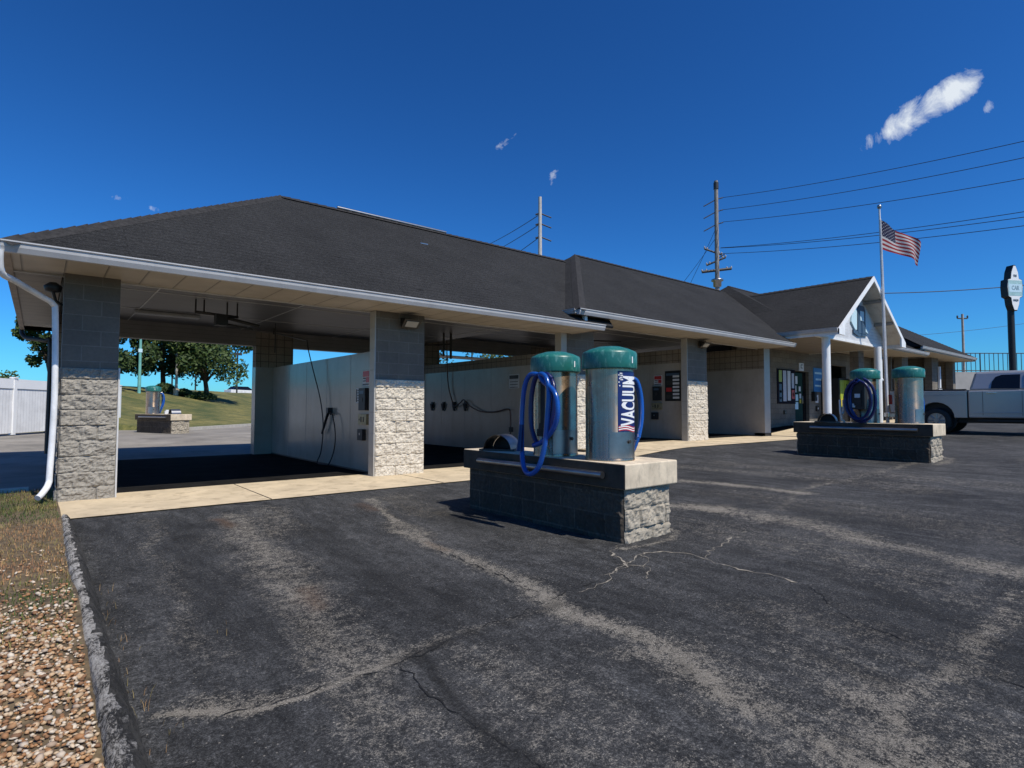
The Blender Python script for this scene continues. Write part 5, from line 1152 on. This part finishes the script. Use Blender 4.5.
def leaf_mat():
    k = NT('tree_leaves'); rn = k.n('ShaderNodeAttribute', attribute_name='tone').outputs['Fac']
    col = k.ramp(rn, [(0, (.026, .050, .012)), (.5, (.065, .108, .024)), (1, (.13, .165, .042))]); k.base(col); k.rough(.6)
    tr = k.n('ShaderNodeBsdfTranslucent'); k.t.links.new(col, tr.inputs[0]); ms = k.n('ShaderNodeMixShader'); ms.inputs[0].default_value = .25
    k.t.links.new(k.b.outputs[0], ms.inputs[1]); k.t.links.new(tr.outputs[0], ms.inputs[2]); k.t.links.new(ms.outputs[0], k.t.nodes['Material Output'].inputs[0]); return k.m
M_leaf = leaf_mat()
def tree(x, y, hgt, rx, label, trunk_h=None, n=8200, leaf=.14, grp='trees on the grass bank', clumps=26, tone=0):
    z = ground_at(x, y)-.1; e = empty('broadleaf_tree', (x, y, z), label, 'tree', grp); th = trunk_h or hgt*.28
    b = MB(); lean = random.uniform(-.2, .2)
    b.tube([(0, 0, 0), (lean*.3, 0, th*.6), (lean, .05, th), (lean*1.3, .1, hgt*.75)], [.24, .18, .16, .04], 9); cs = []
    for i in range(clumps):
        a = random.random()*6.28; rr = rx*math.sqrt(random.random())*.92; zz = th+(hgt-th)*random.uniform(.05, .95)
        fall = 1-abs((zz-th)/(hgt-th)-.45)**1.6*1.5; cx, cy = rr*math.cos(a)*max(.3, fall), rr*math.sin(a)*max(.3, fall); cs.append((cx, cy, zz, random.uniform(.45, .95)*rx*.36, random.uniform(-.25, .25)))
        if i < 9: b.tube([(lean, .05, th*random.uniform(.75, 1.15)), (cx*.5, cy*.5, th+(zz-th)*.55), (cx, cy, zz)], [.10, .06, .02], 6)
    b.build('trunk', M_bark, e, True)
    V = []; Fc = []; T = []
    for _ in range(n):
        cx, cy, cz, cr, ct = random.choice(cs); d_ = Vector((random.gauss(0, 1), random.gauss(0, 1), random.gauss(0, .75))).normalized()*cr*random.uniform(.5, 1.08)
        p = Vector((cx, cy, cz))+d_; s_ = leaf*random.uniform(.6, 1.5); u_ = Vector((random.gauss(0, 1), random.gauss(0, 1), random.gauss(0, 1))).normalized(); w_ = u_.orthogonal().normalized(); bq = len(V)
        V += [tuple(p+u_*s_), tuple(p+w_*s_*.6), tuple(p-u_*s_), tuple(p-w_*s_*.6)]; Fc.append((bq, bq+1, bq+2, bq+3)); T += [min(1, max(0, .5+ct+tone+random.uniform(-.25, .25)))]*4
    me = bpy.data.meshes.new('crown'); me.from_pydata(V, [], Fc); me.materials.append(M_leaf); at = me.attributes.new('tone', 'FLOAT', 'POINT'); at.data.foreach_set('value', T)
    o = bpy.data.objects.new('crown', me); COL.objects.link(o); o.parent = e
tree(6.84, 43.9, 7.0, 3.9, 'broad dark tree on the grass bank left of the grey pole, seen through the bay', 1.5)
tree(9.6, 41.9, 6.8, 4.2, 'wide leafy tree on the grass bank right of the grey pole, seen through the bay', 1.5, n=11000)
tree(2.6, 38.5, 7.6, 3.2, 'dark tree behind the far vacuum beside the teal pole', 1.2, n=9500, tone=-.2)
tree(-.2, 43, 5.6, 2.2, 'dark tree rising above the white fence beside the stone pier', 1.4, n=4500, tone=-.15)
tree(-5.2, 64, 3.0, 3.2, 'distant low rounded tree over the left end of the fence', .8, n=3500, tone=-.2)
tree(28.3, 31.5, 9.2, 4.2, 'tree beyond the grass bank glimpsed over the second bay wall', 1.6, n=5000, tone=-.1)
tree(33.5, 30.5, 8.8, 4.0, 'bushy tree farther right glimpsed over the second bay wall', 1.4, n=5000, tone=-.1)
def bush(x, y, w, h, label):
    z = ground_at(x, y); e = empty('hedge_bush', (x, y, z), label, 'bush', 'bushes along the top of the bank'); V = []; Fc = []; T = []
    b = MB(); b.tube([(0, 0, -.1), (0, 0, h*.5)], .06, 6); b.build('stem', M_bark, e, True)
    for _ in range(1300):
        a = random.random()*6.28; r_ = math.sqrt(random.random()); p = Vector((w*r_*math.cos(a), .6*r_*math.sin(a), h*(.1+.85*random.random()*(1-r_*r_*.7)))); s_ = .1
        u_ = Vector((random.gauss(0, 1), random.gauss(0, 1), random.gauss(0, 1))).normalized(); w_ = u_.orthogonal().normalized(); bq = len(V); V += [tuple(p+u_*s_), tuple(p+w_*s_), tuple(p-u_*s_), tuple(p-w_*s_)]; Fc.append((bq, bq+1, bq+2, bq+3)); T += [random.uniform(0, .35)]*4
    me = bpy.data.meshes.new('foliage'); me.from_pydata(V, [], Fc); me.materials.append(M_leaf); at = me.attributes.new('tone', 'FLOAT', 'POINT'); at.data.foreach_set('value', T); o = bpy.data.objects.new('foliage', me); COL.objects.link(o); o.parent = e
bush(6.6, 41.5, .9, .8, 'dark bush at the bank top below the left tree'); bush(8.9, 40.3, 1.1, .7, 'dark low bush between the grey pole and the right tree'); bush(7.8, 41.2, .7, .6, 'small dark bush beside the foot of the grey pole')
z = ground_at(7.28, 40.9); e = empty('light_pole', (7.28, 40.9, z), 'slim grey light pole between the two trees on the bank', 'light pole')
b = MB(); b.tube([(0, 0, -.2), (0, 0, 7.5)], [.10, .07], 8); b.build('pole', paint('pole_grey', (.36, .35, .32), .6), e, True); b = MB(); b.box(-.6, .25, -.15, .15, 7.5, 7.65); b.build('lamp_head', M_darkmetal, e, True); b = MB(); b.tube([(0, 0, -.2), (0, 0, .5)], .22, 10); b.build('footing', M_conc, e, True)
z = ground_at(4.55, 38.05); e = empty('teal_pole', (4.55, 38.05, z), 'pale teal pole with a small floodlight behind the far vacuum', 'light pole')
b = MB(); b.tube([(0, 0, -.2), (0, 0, 3.3), (.02, 0, 5.2)], [.11, .09, .05], 8); b.build('pole', paint('pole_teal', (.16, .42, .38), .5), e, True); b = MB(); b.box(-.12, .12, -.1, .1, 2.85, 3.1); b.build('floodlight', M_ltblue, e, True)
# far parked cars and low roofs along the bank top
def far_car(x, y, mat, rz, label):
    z = ground_at(x, y); e = empty('parked_car', (x, y, z), label, 'car', 'cars parked beyond the bank', rz)
    b = MB(); b.prism([(-2.2, -.85, .3), (2.2, -.85, .3), (2.25, -.85, .8), (1.2, -.85, .95), (-2.1, -.85, 1.0)], (0, 1.7, 0)); b.build('body', mat, e, True, bevel=.06)
    b = MB(); b.hexa([(-1.8, -.8, .96), (1.1, -.8, .96), (1.1, .8, .96), (-1.8, .8, .96)], [(-1.3, -.65, 1.45), (.4, -.65, 1.45), (.4, .65, 1.45), (-1.3, .65, 1.45)]); b.build('cabin', M_glass, e, True)
    for x_ in (-1.35, 1.4):
        for y_ in (-.75, .75):
            b = MB(); b.tube([(x_, y_-.1, .32), (x_, y_+.1, .32)], .32, 14); b.build('wheel', M_rubber, e, True)
far_car(20.5, 74, M_car_white, .3, 'white car parked beyond the bank right of the trees'); far_car(15.0, 80, M_car_dark, .2, 'dark car parked beyond the bank between the trunks'); far_car(27, 72, M_car_dark, .2, 'dark car parked beyond the bank at its right end'); far_car(7.2, 76, M_car_white, .1, 'white car parked beyond the bank behind the far vacuum'); far_car(23.5, 82, M_car_white, .5, 'second white car farther off beyond the bank, near the bay\'s right edge')
for x_, y_, h_, lb in ((11.5, 70, 7, 'thin distant pole left of the right tree trunk'), (17.8, 66, 5.2, 'thin distant street pole near the right edge of the bay view'), (14.4, 72, 4.2, 'short distant street pole between the right tree and the bay edge')):
    z = ground_at(x_, y_); e = empty('street_pole', (x_, y_, z), lb, 'street pole', 'distant street poles'); b = MB(); b.tube([(0, 0, -.2), (0, 0, h_)], .09, 6); b.box(-.5, .5, -.08, .08, h_-.5, h_-.2); b.build('pole', M_darkmetal, e, True)

# ------------------------------------------------------------------ utility poles and wires
def util_pole(x, y, h, label, arms, mat=M_wood, collar=False, r0=.28, r1=.17):
    e = empty('utility_pole', (x, y, 0), label, 'utility pole'); b = MB(); b.tube([(0, 0, -.7), (0, 0, h*.5), (0, 0, h)], [r0, (r0+r1)/2, r1], 12); b.build('pole', mat, e, True)
    return e
def ln(a, b_, sag, n=14): a, b_ = Vector(a), Vector(b_); return [tuple(a.lerp(b_, i/n)-Vector((0, 0, sag*4*(i/n)*(1-i/n)))) for i in range(n+1)]
# pole nearer the porch
p2 = Vector((54.15, 22.95, 0)); H2 = 25.5
e2 = util_pole(p2.x, p2.y, H2, 'tall wooden power pole with several crossarms above the roof valley', None, paint('dark_wood_pole', (.25, .225, .20), .9, var=.3), r0=.29, r1=.20)
sdv = Vector((.77, -.64, 0)); fwv = Vector((.64, .77, 0))
def arm(e, z0, l_, r_, tilt, name='insulator_arm', rad_=.10, dirv=None):
    d_ = dirv or sdv; b = MB(); a_ = -d_*l_+Vector((0, 0, z0-tilt*l_)); c_ = d_*r_+Vector((0, 0, z0+tilt*r_)); b.tube([tuple(a_), tuple(c_)], rad_, 8); o = b.build(name, M_darkmetal, e, True)
    g_ = MB()
    for t_ in (0.0, .15, .85, 1.0):
        p = a_.lerp(c_, t_); g_.lathe([(.03, 0), (.10, .05), (.06, .12), (.10, .19), (.02, .28)], tuple(p), 8)
    g_.build('insulator', paint('insulator_grey', (.35, .33, .32), .4), o, True)
zz = lambda py: 1.217+(409-py)/571*60
b = MB(); b.tube([(0, 0, H2-.9), (0, 0, H2-.2)], .26, 10); b.build('pole_cap', M_darkmetal, e2, True)
for py in (197, 209.5, 222.5):
    b = MB(); b.tube([tuple(-sdv*1.35+Vector((0, 0, zz(py)-.75))), (0, 0, zz(py))], .055, 6); b.tube([tuple(sdv*.7+Vector((0, 0, zz(py)+.2))), (0, 0, zz(py))], .055, 6); b.build('post_insulator', M_darkmetal, e2, True)
arm(e2, zz(252), 1.3, .5, -.35); arm(e2, zz(260), 1.1, .9, .42); arm(e2, zz(269.5), 1.6, 1.5, .12, 'crossarm', .15)
b = MB(); b.tube([tuple(-sdv*.1+Vector((0, 0, zz(259)))), tuple(sdv*.8+Vector((0, 0, zz(253))))], .06, 6); b.build('brace', M_darkmetal, e2, True)
b = MB(); b.lathe([(.2, zz(287)), (.42, zz(286)), (.42, zz(281)), (.62, zz(280.5)), (.62, zz(279)), (.2, zz(277.5))], (0, 0, 0), 16); b.build('transformer', M_galv, e2, True)
p1 = Vector((49.84, 46.04, 0))
e1 = util_pole(p1.x, p1.y, 29.35, 'pale wooden power pole above the long roof ridge at centre', None, paint('pale_wood_pole', (.46, .43, .40), .9, var=.2), r0=.36, r1=.22)
zq = lambda py: 1.217+(409.5-py)/571*75
for py in (212, 222.5, 236):
    b = MB(); b.tube([(0, 0, zq(py)), tuple(sdv*1.5+Vector((0, 0, zq(py)-.6)))], .09, 6); b.tube([(0, 0, zq(py)), tuple(-sdv*.6+Vector((0, 0, zq(py)-.2)))], .11, 6); b.build('post_insulator', M_darkmetal, e1, True)
def wire(a, b_, sag, label, r=.022, grp='overhead power wires', anchor=None):
    m_ = MB(); m_.tube(ln(a, b_, sag, 20), r, 5, caps=False); tag(m_.build('power_wire', M_wire), label, 'wire', grp)
def pt(px, py, dep):
    d_ = F+Rr*((px-512)/571.06)-Ur*((py-384)/571.06); return Vector((-0.818, -9.412, 1.217))+d_*dep
WG = 'power wires running right from the tall pole'
for i, (y0, y1, lb) in enumerate(((195, 133, 'uppermost of the long wires running right from the tall pole'), (207.5, 150, 'second from top of the long wires running right from the tall pole'), (220, 172, 'third from top of the long wires running right from the tall pole'),
                             (246.5, 206, 'fourth from top of the long wires running right from the tall pole'), (246.8, 212, 'fifth from top of the long wires running right from the tall pole'), (252.5, 221, 'lowest of the long wires running right from the tall pole'))):
    a_ = p2+sdv*(.7 if i < 3 else .4)+Vector((0, 0, zz(y0))); wire(a_, pt(1060, y1, 38), .35, lb, .026, WG)
for (x0, y0, x1, y1, lb) in ((538, 213, 470, 252, 'uppermost wire dropping left from the centre pole'), (538, 223, 470, 262, 'middle wire dropping left from the centre pole'), (540, 236, 470, 281, 'lowest wire dropping left from the centre pole')):
    wire(p1+Vector((0, 0, zq(y0))), pt(x1, y1, 130), .5, lb, .05, 'wires running left from the centre pole')
wire(pt(868, 293.5, 60), pt(1050, 282.5, 60), .25, 'dark single cable passing behind the porch gable and the pole sign', .045, 'cables low over the right side')
wire(pt(905, 336, 85), pt(1060, 318, 85), .3, 'faint low cable above the far railing at right', .025, 'cables low over the right side')
e = util_pole(111.58, 14.43, 16.3, 'small distant utility pole above the end of the far roof', None, M_wood, r0=.2, r1=.16)
b = MB(); b.tube([tuple(-sdv*.75+Vector((0, 0, 15.6))), tuple(sdv*.75+Vector((0, 0, 15.6)))], .1, 6)
for s_ in (-.8, 0, .8): b.lathe([(.1, 15.6), (.13, 15.9), (.05, 16.1)], tuple(sdv*s_), 8)
b.build('crossarm', M_darkmetal, e, True)
for k_, (x0, y0, y1) in enumerate(((705, 238, 286), (699, 238, 282))):
    wire(p2+Vector((0, 0, zz(225+10*k_))), pt(690-8*k_, 284, 62), .1, ('left' if k_ else 'right')+' of the two guy wires beside the tall pole', .022, 'guy wires of the tall pole')
